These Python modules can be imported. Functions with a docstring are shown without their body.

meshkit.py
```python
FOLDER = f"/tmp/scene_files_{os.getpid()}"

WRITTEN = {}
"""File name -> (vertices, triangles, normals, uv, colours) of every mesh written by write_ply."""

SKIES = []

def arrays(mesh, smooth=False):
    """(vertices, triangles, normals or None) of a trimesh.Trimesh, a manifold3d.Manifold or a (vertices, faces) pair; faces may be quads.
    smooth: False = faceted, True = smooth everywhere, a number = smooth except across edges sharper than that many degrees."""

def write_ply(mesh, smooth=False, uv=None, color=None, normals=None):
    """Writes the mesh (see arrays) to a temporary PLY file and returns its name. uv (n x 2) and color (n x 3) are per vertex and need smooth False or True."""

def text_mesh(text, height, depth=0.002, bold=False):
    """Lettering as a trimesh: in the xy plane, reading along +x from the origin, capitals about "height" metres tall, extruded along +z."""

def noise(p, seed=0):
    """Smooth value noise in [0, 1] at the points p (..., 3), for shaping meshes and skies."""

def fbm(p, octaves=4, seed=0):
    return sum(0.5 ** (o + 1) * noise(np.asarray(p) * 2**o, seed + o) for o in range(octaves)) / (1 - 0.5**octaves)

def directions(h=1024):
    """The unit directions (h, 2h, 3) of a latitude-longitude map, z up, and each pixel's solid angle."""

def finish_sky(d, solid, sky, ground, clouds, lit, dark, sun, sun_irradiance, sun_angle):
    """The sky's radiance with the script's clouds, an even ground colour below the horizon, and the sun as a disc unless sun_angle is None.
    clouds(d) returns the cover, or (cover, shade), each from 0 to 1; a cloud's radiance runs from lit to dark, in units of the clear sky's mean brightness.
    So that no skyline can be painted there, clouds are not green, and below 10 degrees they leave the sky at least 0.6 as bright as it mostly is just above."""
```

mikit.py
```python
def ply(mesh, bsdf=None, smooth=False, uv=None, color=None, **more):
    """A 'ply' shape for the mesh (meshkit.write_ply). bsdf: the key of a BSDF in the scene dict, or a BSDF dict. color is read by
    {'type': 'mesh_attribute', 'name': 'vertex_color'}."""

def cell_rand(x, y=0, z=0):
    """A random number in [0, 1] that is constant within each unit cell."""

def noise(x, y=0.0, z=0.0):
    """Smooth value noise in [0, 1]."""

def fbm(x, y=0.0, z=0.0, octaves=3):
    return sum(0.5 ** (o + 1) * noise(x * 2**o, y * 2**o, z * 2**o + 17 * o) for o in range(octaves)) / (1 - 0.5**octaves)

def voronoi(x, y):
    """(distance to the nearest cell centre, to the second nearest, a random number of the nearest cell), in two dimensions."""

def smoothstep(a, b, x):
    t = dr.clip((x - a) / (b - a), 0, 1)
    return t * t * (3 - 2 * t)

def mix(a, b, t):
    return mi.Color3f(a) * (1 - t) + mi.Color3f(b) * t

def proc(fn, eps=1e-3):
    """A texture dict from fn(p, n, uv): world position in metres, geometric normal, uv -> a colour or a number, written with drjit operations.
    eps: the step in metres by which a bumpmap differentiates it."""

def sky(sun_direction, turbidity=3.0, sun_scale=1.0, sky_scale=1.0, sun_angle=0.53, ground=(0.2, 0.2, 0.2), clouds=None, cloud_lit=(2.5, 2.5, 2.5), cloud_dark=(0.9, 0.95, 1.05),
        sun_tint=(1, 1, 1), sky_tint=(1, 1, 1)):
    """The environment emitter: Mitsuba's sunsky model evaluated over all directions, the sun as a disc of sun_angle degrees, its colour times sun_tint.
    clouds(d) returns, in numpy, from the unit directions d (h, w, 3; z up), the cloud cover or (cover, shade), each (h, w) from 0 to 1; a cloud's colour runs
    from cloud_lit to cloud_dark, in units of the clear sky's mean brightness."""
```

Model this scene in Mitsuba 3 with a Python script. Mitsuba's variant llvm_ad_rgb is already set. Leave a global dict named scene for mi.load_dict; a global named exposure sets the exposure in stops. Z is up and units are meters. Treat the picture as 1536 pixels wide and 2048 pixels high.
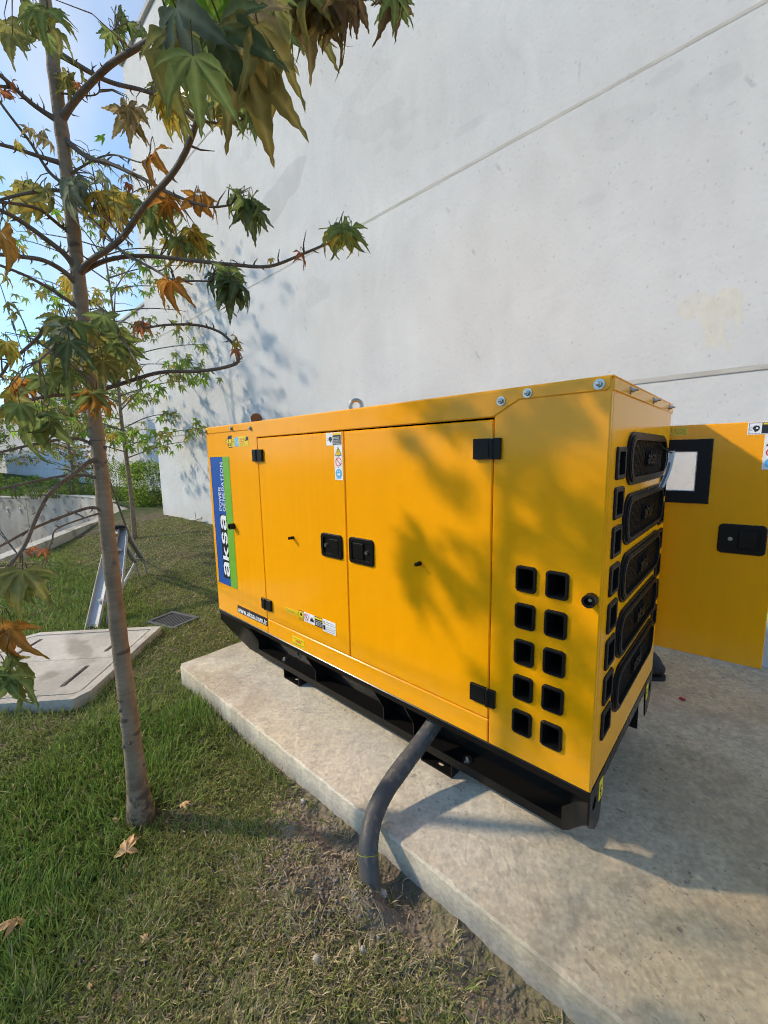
import math
import numpy as np
import trimesh
import manifold3d as m3
import mitsuba as mi
import drjit as dr
import mikit
import meshkit
from mikit import noise, fbm, voronoi, smoothstep, mix, cell_rand
from shapely.geometry import Polygon, LineString, Point, box as sbox, MultiPolygon
from shapely import affinity
from shapely.ops import unary_union

T = mi.ScalarTransform4f
scene, labels = {"type": "scene"}, {}

# ------------------------------------------------------------------ camera, sky, exposure
EYE = np.array([2.7463, -1.2594, 1.3462])
FWD = np.array([-0.66893848, 0.73094544, -0.13505582])
UP = np.array([-0.07801192, 0.11165264, 0.99068049])
scene["camera"] = {
    "type": "perspective", "fov": 2 * math.degrees(math.atan(768 / 821.56)), "fov_axis": "x",
    "near_clip": 0.02, "far_clip": 3000.0,
    "to_world": T().look_at(origin=EYE.tolist(), target=(EYE + FWD).tolist(), up=UP.tolist()),
}
SUN = np.array([-1.40, -1.0, 1.15])


def cirrus(d):
    z = np.maximum(d[..., 2], 0.03)
    p = np.stack([d[..., 0] / (z + 0.25), d[..., 1] / (z + 0.25), 0 * z], -1)
    q = p @ np.array([[0.9, 0.5, 0], [-0.35, 0.9, 0], [0, 0, 1]])
    a = meshkit.fbm(q * [1.1, 3.2, 1] + 6.4, 5, 4)
    b = meshkit.fbm(p * 1.3 + 9.7, 4, 11)
    wisps = np.clip((a - 0.50) * 3.4, 0, 1) * np.clip((b - 0.36) * 3.5, 0, 1)
    veil = np.clip((b - 0.50) * 1.2, 0, 0.25)
    return np.clip(0.62 * wisps + veil, 0, 0.8)


scene["sky"] = mikit.sky(SUN, turbidity=3, sun_scale=0.72, sun_angle=1.8, sky_scale=1.72, sun_tint=(0.935, 0.985, 1.08), sky_tint=(0.74, 0.96, 1.10), clouds=cirrus,
                         cloud_lit=(1.85, 1.78, 1.68), cloud_dark=(0.9, 0.95, 1.05), ground=(0.22, 0.21, 0.19))
exposure = 2.10

# ------------------------------------------------------------------ helpers
RNG = np.random.default_rng(7)
_counts = {}


def num(key):
    n = _counts.get(key, -1) + 1
    _counts[key] = n
    return key if n == 0 else f"{key}_{n:03d}"


def tag(key, label=None, category=None, group=None, kind=None):
    d = {}
    if label: d["label"] = label
    if category: d["category"] = category
    if group: d["group"] = group
    if kind: d["kind"] = kind
    labels[key] = d
    return key


def put(key, mesh, bsdf, smooth=False, to_world=None, color=None, label=None):
    """One entry of the scene under the next free number of key."""
    key = num(key)
    d = mikit.ply(mesh, bsdf, smooth=smooth, color=color)
    if to_world is not None:
        d["to_world"] = to_world
    scene[key] = d
    if label: labels[key] = {"label": label}
    return key


def again(key, like, to_world):
    key = num(key)
    scene[key] = {**like, "to_world": to_world}
    return key


cat = trimesh.util.concatenate


def box(x0, x1, y0, y1, z0, z1, c=0.0):
    """A box, its edges chamfered by c."""
    x0, x1 = min(x0, x1), max(x0, x1); y0, y1 = min(y0, y1), max(y0, y1); z0, z1 = min(z0, z1), max(z0, z1)
    if c <= 0:
        return trimesh.creation.box(bounds=[[x0, y0, z0], [x1, y1, z1]])
    P = []
    for sx in (0, 1):
        for sy in (0, 1):
            for sz in (0, 1):
                b = [(x0, x1)[sx], (y0, y1)[sy], (z0, z1)[sz]]
                s = [1 - 2 * sx, 1 - 2 * sy, 1 - 2 * sz]
                for k in range(3):
                    q = list(b)
                    for j in range(3):
                        if j != k: q[j] += s[j] * c
                    P.append(q)
    return trimesh.convex.convex_hull(np.array(P))


def extr(poly, depth):
    if isinstance(poly, MultiPolygon):
        return cat([extr(g, depth) for g in poly.geoms])
    return trimesh.creation.extrude_polygon(poly, depth, engine="earcut")


FRONT = np.array([[1, 0, 0, 0], [0, 0, -1, 0], [0, 1, 0, 0], [0, 0, 0, 1.0]])   # (x, y, out) -> X, Z, towards -Y
ENDF = np.array([[0, 0, 1, 0], [1, 0, 0, 0], [0, 1, 0, 0], [0, 0, 0, 1.0]])     # (y, z, out) -> Y, Z, towards +X
RISE = np.array([[0, -1, 0, 0], [0, 0, -1, 0], [1, 0, 0, 0], [0, 0, 0, 1.0]])   # lettering that climbs, on the front


def lay(mesh, M, off=(0, 0, 0)):
    m = mesh.copy()
    m.apply_transform(M)
    m.apply_translation(off)
    return m


def rrect(x0, x1, y0, y1, r, q=6):
    return sbox(x0 + r, y0 + r, x1 - r, y1 - r).buffer(r, quad_segs=q)


def cyl(p0, p1, r, n=16, r1=None):
    p0, p1 = np.array(p0, float), np.array(p1, float)
    return tube([p0, p1], [r, r if r1 is None else r1], n)


def tube(pts, rad, sides=8, caps=True):
    """A tube along a polyline."""
    p = np.asarray(pts, float)
    n = len(p)
    rad = np.broadcast_to(np.asarray(rad, float), (n,))
    t = np.gradient(p, axis=0)
    t /= np.linalg.norm(t, axis=1, keepdims=True) + 1e-12
    a = np.cross(t[0], [0, 0, 1.0] if abs(t[0][2]) < 0.9 else [1.0, 0, 0])
    A = np.zeros_like(p)
    for i in range(n):
        a = a - t[i] * (a @ t[i])
        a /= np.linalg.norm(a) + 1e-12
        A[i] = a
    Bv = np.cross(t, A)
    ang = np.arange(sides) * 2 * np.pi / sides
    v = p[:, None] + rad[:, None, None] * (np.cos(ang)[None, :, None] * A[:, None] + np.sin(ang)[None, :, None] * Bv[:, None])
    v = v.reshape(-1, 3)
    i, j = np.meshgrid(np.arange(n - 1), np.arange(sides), indexing="ij")
    k = (j + 1) % sides
    q0, q1, q2, q3 = i * sides + j, i * sides + k, (i + 1) * sides + k, (i + 1) * sides + j
    f = np.vstack([np.stack([q0, q1, q2], -1).reshape(-1, 3), np.stack([q0, q2, q3], -1).reshape(-1, 3)])
    if caps:
        c0, c1 = len(v), len(v) + 1
        v = np.vstack([v, p[:1], p[-1:]])
        s = np.arange(sides)
        f = np.vstack([f, np.stack([(s + 1) % sides, s, s * 0 + c0], 1), np.stack([s + (n - 1) * sides, (s + 1) % sides + (n - 1) * sides, s * 0 + c1], 1)])
    return trimesh.Trimesh(v, f, process=False)


def spline(pts, per=6):
    """Catmull-Rom through the points."""
    p = np.asarray(pts, float)
    q = np.vstack([2 * p[0] - p[1], p, 2 * p[-1] - p[-2]])
    out = []
    for i in range(1, len(q) - 2):
        for t in np.arange(per) / per:
            a, b, c, d = q[i - 1:i + 3]
            out.append(0.5 * (2 * b + (c - a) * t + (2 * a - 5 * b + 4 * c - d) * t**2 + (3 * b - a - 3 * c + d) * t**3))
    return np.array(out + [p[-1]])


def ring_xy(cx, cy, r, q=12):
    return Point(cx, cy).buffer(r, quad_segs=q)


def hexbolt(r=0.010, washer=0.016, h=0.012, stud=0.0):
    """A hex head on its washer, standing on the xy plane."""
    w = extr(ring_xy(0, 0, washer, 8), 0.003)
    hd = extr(Polygon([(r * math.cos(a), r * math.sin(a)) for a in np.arange(6) * math.pi / 3 + 0.3]), h)
    hd.apply_translation([0, 0, 0.003])
    dome = trimesh.creation.icosphere(1, r * 0.72)
    dome.apply_scale([1, 1, 0.35])
    dome.apply_translation([0, 0, 0.003 + h])
    parts = [w, hd, dome]
    if stud:
        parts.append(cyl((0, 0, 0), (0, 0, stud), r * 0.45, 8))
    return cat(parts)


def sstep(a, b, x):
    t = np.clip((np.asarray(x, float) - a) / (b - a), 0, 1)
    return t * t * (3 - 2 * t)


# ------------------------------------------------------------------ materials
def rgb(*c):
    return {"type": "rgb", "value": list(c)}


def pri(c, rough, **k):
    return {"type": "twosided", "b": {"type": "principled", "base_color": c if isinstance(c, dict) else rgb(*c), "roughness": rough, **k}}


def bumped(b, fn, scale, eps=1e-3):
    inner = b["b"]
    return {"type": "twosided", "b": {"type": "bumpmap", "tex": mikit.proc(fn, eps), "scale": scale, "b": inner}}




def paint_color(p, n, uv):
    film = fbm(p.x * 3.0 + p.y * 2, p.y * 3, p.z * 1.3, 3)
    streak = fbm(p.x * 38, p.y * 38, p.z * 1.8, 3)
    dust = smoothstep(0.55, 0.32, p.z + 0.10 * (film - 0.5)) * fbm(p.x * 21, p.y * 21, p.z * 30, 3)
    c = mi.Color3f(0.95, 0.385, 0.0012) * (0.97 + 0.07 * (film - 0.5) + 0.05 * (streak - 0.5))
    return mix(c, (0.62, 0.40, 0.14), 0.20 * dust)


def paint_ripple(p, n, uv):
    return fbm(p.x * 2.6, p.y * 2.6, p.z * 2.2, 2) + 0.012 * fbm(p.x * 160, p.y * 160, p.z * 160, 2)


scene["yellow_paint"] = bumped(pri(mikit.proc(paint_color), 0.17, specular=0.16, clearcoat=0.4, clearcoat_gloss=0.98), paint_ripple, 0.0016, 3e-3)
scene["black_plastic"] = pri((0.011, 0.0102, 0.0098), 0.42, specular=0.17)
scene["black_steel"] = pri((0.008, 0.0075, 0.0072), 0.26, specular=0.25)
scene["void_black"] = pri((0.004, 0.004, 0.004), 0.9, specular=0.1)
scene["zinc"] = pri((0.40, 0.39, 0.37), 0.30, metallic=1.0)
scene["aluminium"] = pri((0.44, 0.435, 0.42), 0.48, metallic=0.45)
scene["rusty_steel"] = pri(mikit.proc(lambda p, n, uv: mix((0.085, 0.055, 0.038), (0.17, 0.11, 0.07), fbm(p.x * 90, p.y * 90, p.z * 90))), 0.75)
scene["white_vinyl"] = pri((0.78, 0.78, 0.80), 0.30)
scene["blue_vinyl"] = pri((0.012, 0.075, 0.33), 0.30)
scene["green_vinyl"] = pri((0.16, 0.40, 0.035), 0.30)
scene["sky_vinyl"] = pri((0.10, 0.42, 0.75), 0.30)
scene["yellow_vinyl"] = pri((0.80, 0.58, 0.012), 0.35)
scene["black_vinyl"] = pri((0.012, 0.012, 0.014), 0.30)
scene["red_vinyl"] = pri((0.60, 0.03, 0.03), 0.35)
scene["lens_white"] = pri((0.55, 0.50, 0.35), 0.4)
scene["pane_glass"] = {"type": "thindielectric", "int_ior": 1.5}
scene["pipe_plastic"] = pri(mikit.proc(lambda p, n, uv: mix(mix((0.062, 0.061, 0.062), (0.088, 0.085, 0.082), fbm(p.x * 25, p.y * 25, p.z * 25)), (0.16, 0.14, 0.11), 0.55 * smoothstep(0.56, 0.7, fbm(p.x * 60, p.y * 60, p.z * 22, 3)) + 0.6 * smoothstep(0.0, -0.12, p.z))), 0.45, specular=0.22)
scene["tag_paper"] = pri((0.55, 0.52, 0.47), 0.6)
scene["tape"] = pri((0.30, 0.34, 0.04), 0.5)


def wall_color(p, n, uv):
    big = fbm(p.x * 0.55, p.y * 0.5, p.z * 0.8, 4)
    mid = fbm(p.x * 2.3 + 7, p.y * 2, p.z * 1.6, 3)
    streak = fbm(p.x * 9.0, p.y * 3, p.z * 0.9 + 5, 3)
    fine = fbm(p.x * 45, p.y * 45, p.z * 45, 3)
    tz = fbm(p.x * 1.3 + 5, 2, p.z * 1.3, 2)
    trowel = fbm(p.x * 7 + 9 * tz, 4, p.z * 2.2 - 7 * tz, 3)
    v = 0.80 + 0.07 * (trowel - 0.5) + 0.15 * (big - 0.5) + 0.12 * (mid - 0.5) + 0.07 * (streak - 0.5) + 0.07 * (fine - 0.5)
    c = mi.Color3f(0.69, 0.695, 0.695) * v
    warm = smoothstep(0.45, 0.8, fbm(p.x * 0.9 + 31, p.y, p.z * 0.7 + 3, 3))
    c = mix(c, mi.Color3f(0.695, 0.69, 0.67) * v, warm)
    # dried damp patches with a hard rim
    blob = fbm(p.x * 0.9 + 3.3, p.y, p.z * 1.3 + 1.7, 4)
    damp = smoothstep(0.66, 0.68, blob) * smoothstep(2.2, 3.2, p.z)
    c = c * (1 - 0.06 * damp)
    # the grey smear high on the left of the middle panels
    sx, sz = p.x + 2.1, p.z - 4.62 - 0.30 * (p.x + 2.1)
    e = dr.sqrt(dr.square(sx / 0.62) + dr.square(sz / 0.22)) + 0.9 * (fbm(p.x * 3, 2, p.z * 3) - 0.5)
    c = c * (1 - 0.12 * smoothstep(1.0, 0.94, e))
    # beige filler smeared over a repair low on the right
    bx, bz = p.x - 2.49, p.z - 2.13
    e = dr.sqrt(dr.square(bx / 0.13) + dr.square(bz / 0.24)) + 1.5 * (fbm(p.x * 9 + 2, 1, p.z * 5, 4) - 0.5)
    fill = smoothstep(1.05, 0.8, e)
    e2 = dr.sqrt(dr.square((p.x - 2.37) / 0.10) + dr.square((p.z - 2.26) / 0.07)) + 1.2 * (fbm(p.x * 12 + 5, 3, p.z * 9, 3) - 0.5)
    fill = dr.maximum(fill, 0.8 * smoothstep(1.05, 0.8, e2))
    bare = smoothstep(0.9, 0.75, dr.sqrt(dr.square((p.x - 2.545) / 0.030) + dr.square((p.z - 2.06) / 0.08)) + 0.5 * (fbm(p.x * 30, 1, p.z * 14) - 0.5))
    c = mix(c, mi.Color3f(0.565, 0.54, 0.465) * (0.9 + 0.2 * fbm(p.x * 40, 2, p.z * 18, 3)), (0.55 + 0.45 * fbm(p.x * 17, 6, p.z * 9, 3)) * fill * (1 - bare))
    # a faint cast seam and small pits and scuffs
    seam = smoothstep(0.012, 0.003, dr.abs(p.x - 1.595 + 0.004 * fbm(1, 2, p.z * 9))) * smoothstep(0.42, 0.66, fbm(3, 8, p.z * 7)) * smoothstep(3.85, 4.1, p.z)
    c = c * (1 - 0.30 * seam)
    d1, d2, w = voronoi(p.x * 11, p.z * 8)
    pore = smoothstep(0.79, 0.85, fbm(p.x * 55, 7, p.z * 42, 2))
    c = c * (1 - 0.12 * pore)
    pit = smoothstep(0.09, 0.04, d1 * (0.7 + 0.8 * noise(p.x * 60, 3, p.z * 60))) * smoothstep(0.84, 0.9, w)
    d3, d4, w2 = voronoi((p.x + 0.6 * p.z) * 5 + 3, (p.z - 0.25 * p.x) * 1.6)
    scuff = smoothstep(0.10, 0.03, d3 * (0.6 + noise(p.x * 40, 9, p.z * 40))) * smoothstep(0.90, 0.95, w2)
    c = c * (1 - 0.22 * dr.maximum(pit, 0.8 * scuff))
    # splashed dirt along the ground
    dirt = smoothstep(0.55, 0.10, p.z + 0.3 * (mid - 0.5)) * (0.4 + 0.6 * fbm(p.x * 6, 4, p.z * 9))
    return mix(c, (0.46, 0.43, 0.37), 0.5 * dirt)


def wall_relief(p, n, uv):
    return 0.5 * fbm(p.x * 1.6, p.y * 2, p.z * 1.6, 3) + 0.18 * fbm(p.x * 22, p.y * 22, p.z * 22, 3)


scene["wall_plaster"] = bumped(pri(mikit.proc(wall_color), 0.85, specular=0.3), wall_relief, 0.012, 4e-3)
scene["joint_filler"] = pri(mikit.proc(lambda p, n, uv: mix((0.33, 0.315, 0.285), (0.52, 0.505, 0.47), fbm(p.x * 7, p.y * 5, p.z * 40, 3))), 0.9)


def slab_color(p, n, uv):
    big = fbm(p.x * 1.7, p.y * 1.7, p.z, 4)
    mid = fbm(p.x * 7 + 4, p.y * 7, p.z * 4, 4)
    fine = fbm(p.x * 90, p.y * 90, p.z * 90, 3)
    brush = fbm(p.x * 22 + p.y * 16, p.y * 60 - p.x * 45, 1, 3)
    v = 1.0 + 0.30 * (big - 0.5) + 0.26 * (mid - 0.5) + 0.46 * (fine - 0.5) + 0.24 * (brush - 0.5)
    c = mix((0.60, 0.52, 0.375), (0.56, 0.50, 0.395), smoothstep(0.35, 0.65, big)) * v
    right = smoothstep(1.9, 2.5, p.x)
    c = c * mix((1, 1, 1), (0.80, 0.745, 0.655), right)  # right end toned down: generator and tree shade painted in, with brown staining
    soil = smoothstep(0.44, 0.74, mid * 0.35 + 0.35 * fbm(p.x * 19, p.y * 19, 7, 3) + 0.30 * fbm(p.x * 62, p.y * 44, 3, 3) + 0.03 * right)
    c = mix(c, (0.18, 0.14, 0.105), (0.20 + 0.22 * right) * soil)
    ochre = smoothstep(0.54, 0.68, fbm(p.x * 3.1 + 9, p.y * 3.1, 3, 4))
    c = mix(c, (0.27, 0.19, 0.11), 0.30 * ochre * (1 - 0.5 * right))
    wx, wy = p.x + 0.02 * fbm(p.x * 30, p.y * 30, 4, 2), p.y + 0.02 * fbm(p.x * 30 + 8, p.y * 30, 4, 2)
    speck = smoothstep(0.80, 0.86, fbm(wx * 48, wy * 60, 2, 2)) + smoothstep(0.80, 0.86, fbm(wx * 110 + 3, wy * 110, 5, 2))
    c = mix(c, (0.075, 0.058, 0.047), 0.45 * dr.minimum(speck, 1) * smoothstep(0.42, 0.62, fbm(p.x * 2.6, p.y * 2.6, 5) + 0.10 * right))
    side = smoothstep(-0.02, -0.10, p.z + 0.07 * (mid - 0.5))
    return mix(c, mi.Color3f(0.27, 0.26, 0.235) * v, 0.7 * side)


def slab_relief(p, n, uv):
    return 0.35 * fbm(p.x * 130, p.y * 130, p.z * 130, 2) + fbm(p.x * 14, p.y * 14, p.z * 14, 3)


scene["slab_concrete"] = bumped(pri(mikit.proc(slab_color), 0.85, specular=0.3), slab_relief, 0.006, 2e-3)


def old_concrete(p, n, uv):
    big = fbm(p.x * 1.1 + 3, p.y * 1.1, p.z * 1.4, 4)
    streak = fbm(p.x * 4, p.y * 4, p.z * 0.7, 3)
    fine = fbm(p.x * 60, p.y * 60, p.z * 60, 3)
    v = 1.0 + 0.4 * (big - 0.5) + 0.35 * (streak - 0.5) + 0.35 * (fine - 0.5)
    c = mix((0.42, 0.38, 0.31), (0.47, 0.44, 0.385), big) * v
    return mix(c, (0.17, 0.145, 0.11), 0.55 * smoothstep(0.56, 0.72, fbm(p.x * 4.6, p.y * 4.6, p.z * 3, 4)))


scene["stained_concrete"] = bumped(pri(mikit.proc(lambda p, n, uv: old_concrete(p, n, uv) * (0.62 + 0.35 * fbm(p.x * 2.4, p.y * 2.4, p.z * 0.5, 3))), 0.9, specular=0.2), slab_relief, 0.009, 2e-3)
scene["old_concrete"] = bumped(pri(mikit.proc(old_concrete), 0.9, specular=0.2), slab_relief, 0.009, 2e-3)


def ground_color(p, n, uv):
    a = fbm(p.x * 3, p.y * 3, 2, 4)
    b = fbm(p.x * 40, p.y * 40, p.z * 40, 3)
    c = mix((0.085, 0.068, 0.048), (0.165, 0.132, 0.094), b)
    thatch = smoothstep(0.42, 0.62, fbm(p.x * 11 + 4, p.y * 11, 6, 4))
    c = mix(c, (0.20, 0.17, 0.09), 0.7 * thatch)
    green = smoothstep(0.40, 0.6, a)
    lawn = smoothstep(1.30, 0.75, p.x + 0.5 * p.y * 0 + 0.25 * (a - 0.5))
    c = mix(c, (0.065, 0.09, 0.03), 0.5 * green * lawn)
    far = smoothstep(-6.5, -9.0, p.x)
    c = mix(c, mi.Color3f(0.05, 0.085, 0.022) * (0.6 + 0.8 * b), 0.75 * far)
    dry = smoothstep(0.0, -0.25, dr.abs(p.y + 0.42) - 0.16 - 0.12 * (a - 0.5)) * smoothstep(1.15, 1.5, p.x)
    return mix(c, mix((0.19, 0.150, 0.108), (0.38, 0.315, 0.245), b), 0.9 * dry)


scene["soil"] = bumped(pri(mikit.proc(ground_color), 0.95, specular=0.15), lambda p, n, uv: fbm(p.x * 55, p.y * 55, p.z * 55, 4), 0.03, 2e-3)
scene["soil_lump"] = pri(mikit.proc(lambda p, n, uv: mix((0.15, 0.12, 0.088), (0.36, 0.305, 0.24), fbm(p.x * 35, p.y * 35, p.z * 35, 3))), 0.95, specular=0.1)
scene["pale_stone"] = pri(mikit.proc(lambda p, n, uv: mix((0.28, 0.25, 0.21), (0.46, 0.43, 0.39), fbm(p.x * 70, p.y * 70, p.z * 70, 3))), 0.9)


def bark_color(p, n, uv):
    ring = fbm(p.x * 9, p.y * 9, p.z * 120, 3)
    blot = fbm(p.x * 28, p.y * 28, p.z * 14, 3)
    c = mix((0.185, 0.125, 0.078), (0.32, 0.235, 0.155), blot)
    c = c * (0.80 + 0.40 * ring)
    scar = smoothstep(0.68, 0.76, fbm(p.x * 9 + 2, p.y * 9, p.z * 26, 3))
    c = mix(c, (0.055, 0.035, 0.025), 0.7 * scar)
    low = smoothstep(0.16, -0.02, p.z) * smoothstep(0.35, 0.6, fbm(p.x * 60, p.y * 60, p.z * 40, 3))
    return mix(c, (0.05, 0.04, 0.032), 0.7 * low)


scene["bark"] = bumped(pri(mikit.proc(bark_color), 0.8, specular=0.25), lambda p, n, uv: fbm(p.x * 20, p.y * 20, p.z * 90, 3), 0.004, 1e-3)
scene["twig_bark"] = pri(mikit.proc(lambda p, n, uv: mix((0.075, 0.050, 0.036), (0.20, 0.15, 0.108), fbm(p.x * 40, p.y * 40, p.z * 40, 3))), 0.75)
scene["leaf"] = {"type": "principledthin", "base_color": {"type": "mesh_attribute", "name": "vertex_color"}, "roughness": 0.58, "diff_trans": 1.0, "spec_tint": 0.0}
scene["grass_blade"] = {"type": "principledthin", "base_color": {"type": "mesh_attribute", "name": "vertex_color"}, "roughness": 0.5, "diff_trans": 0.6}
scene["dead_leaf"] = {"type": "twosided", "b": {"type": "principled", "base_color": {"type": "mesh_attribute", "name": "vertex_color"}, "roughness": 0.7, "specular": 0.2}}
scene["straw_stalk"] = pri((0.40, 0.31, 0.16), 0.8)
scene["wire_steel"] = pri((0.10, 0.10, 0.11), 0.45, metallic=0.5)
scene["slat_steel"] = pri((0.13, 0.13, 0.13), 0.5, metallic=0.5)
scene["bar_steel"] = pri(mikit.proc(lambda p, n, uv: mix((0.06, 0.05, 0.045), (0.15, 0.13, 0.115), fbm(p.x * 80, p.y * 80, p.z * 80))), 0.6)
scene["skin"] = pri((0.42, 0.24, 0.16), 0.55)
scene["hair_dark"] = pri((0.02, 0.015, 0.012), 0.6)
scene["work_shirt"] = pri((0.05, 0.07, 0.12), 0.85)
scene["trousers"] = pri((0.03, 0.03, 0.035), 0.85)
scene["shoe_leather"] = pri((0.018, 0.014, 0.013), 0.5)
scene["shoe_sole"] = pri((0.010, 0.010, 0.010), 0.7)
scene["petal_red"] = pri((0.35, 0.03, 0.05), 0.6)

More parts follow.
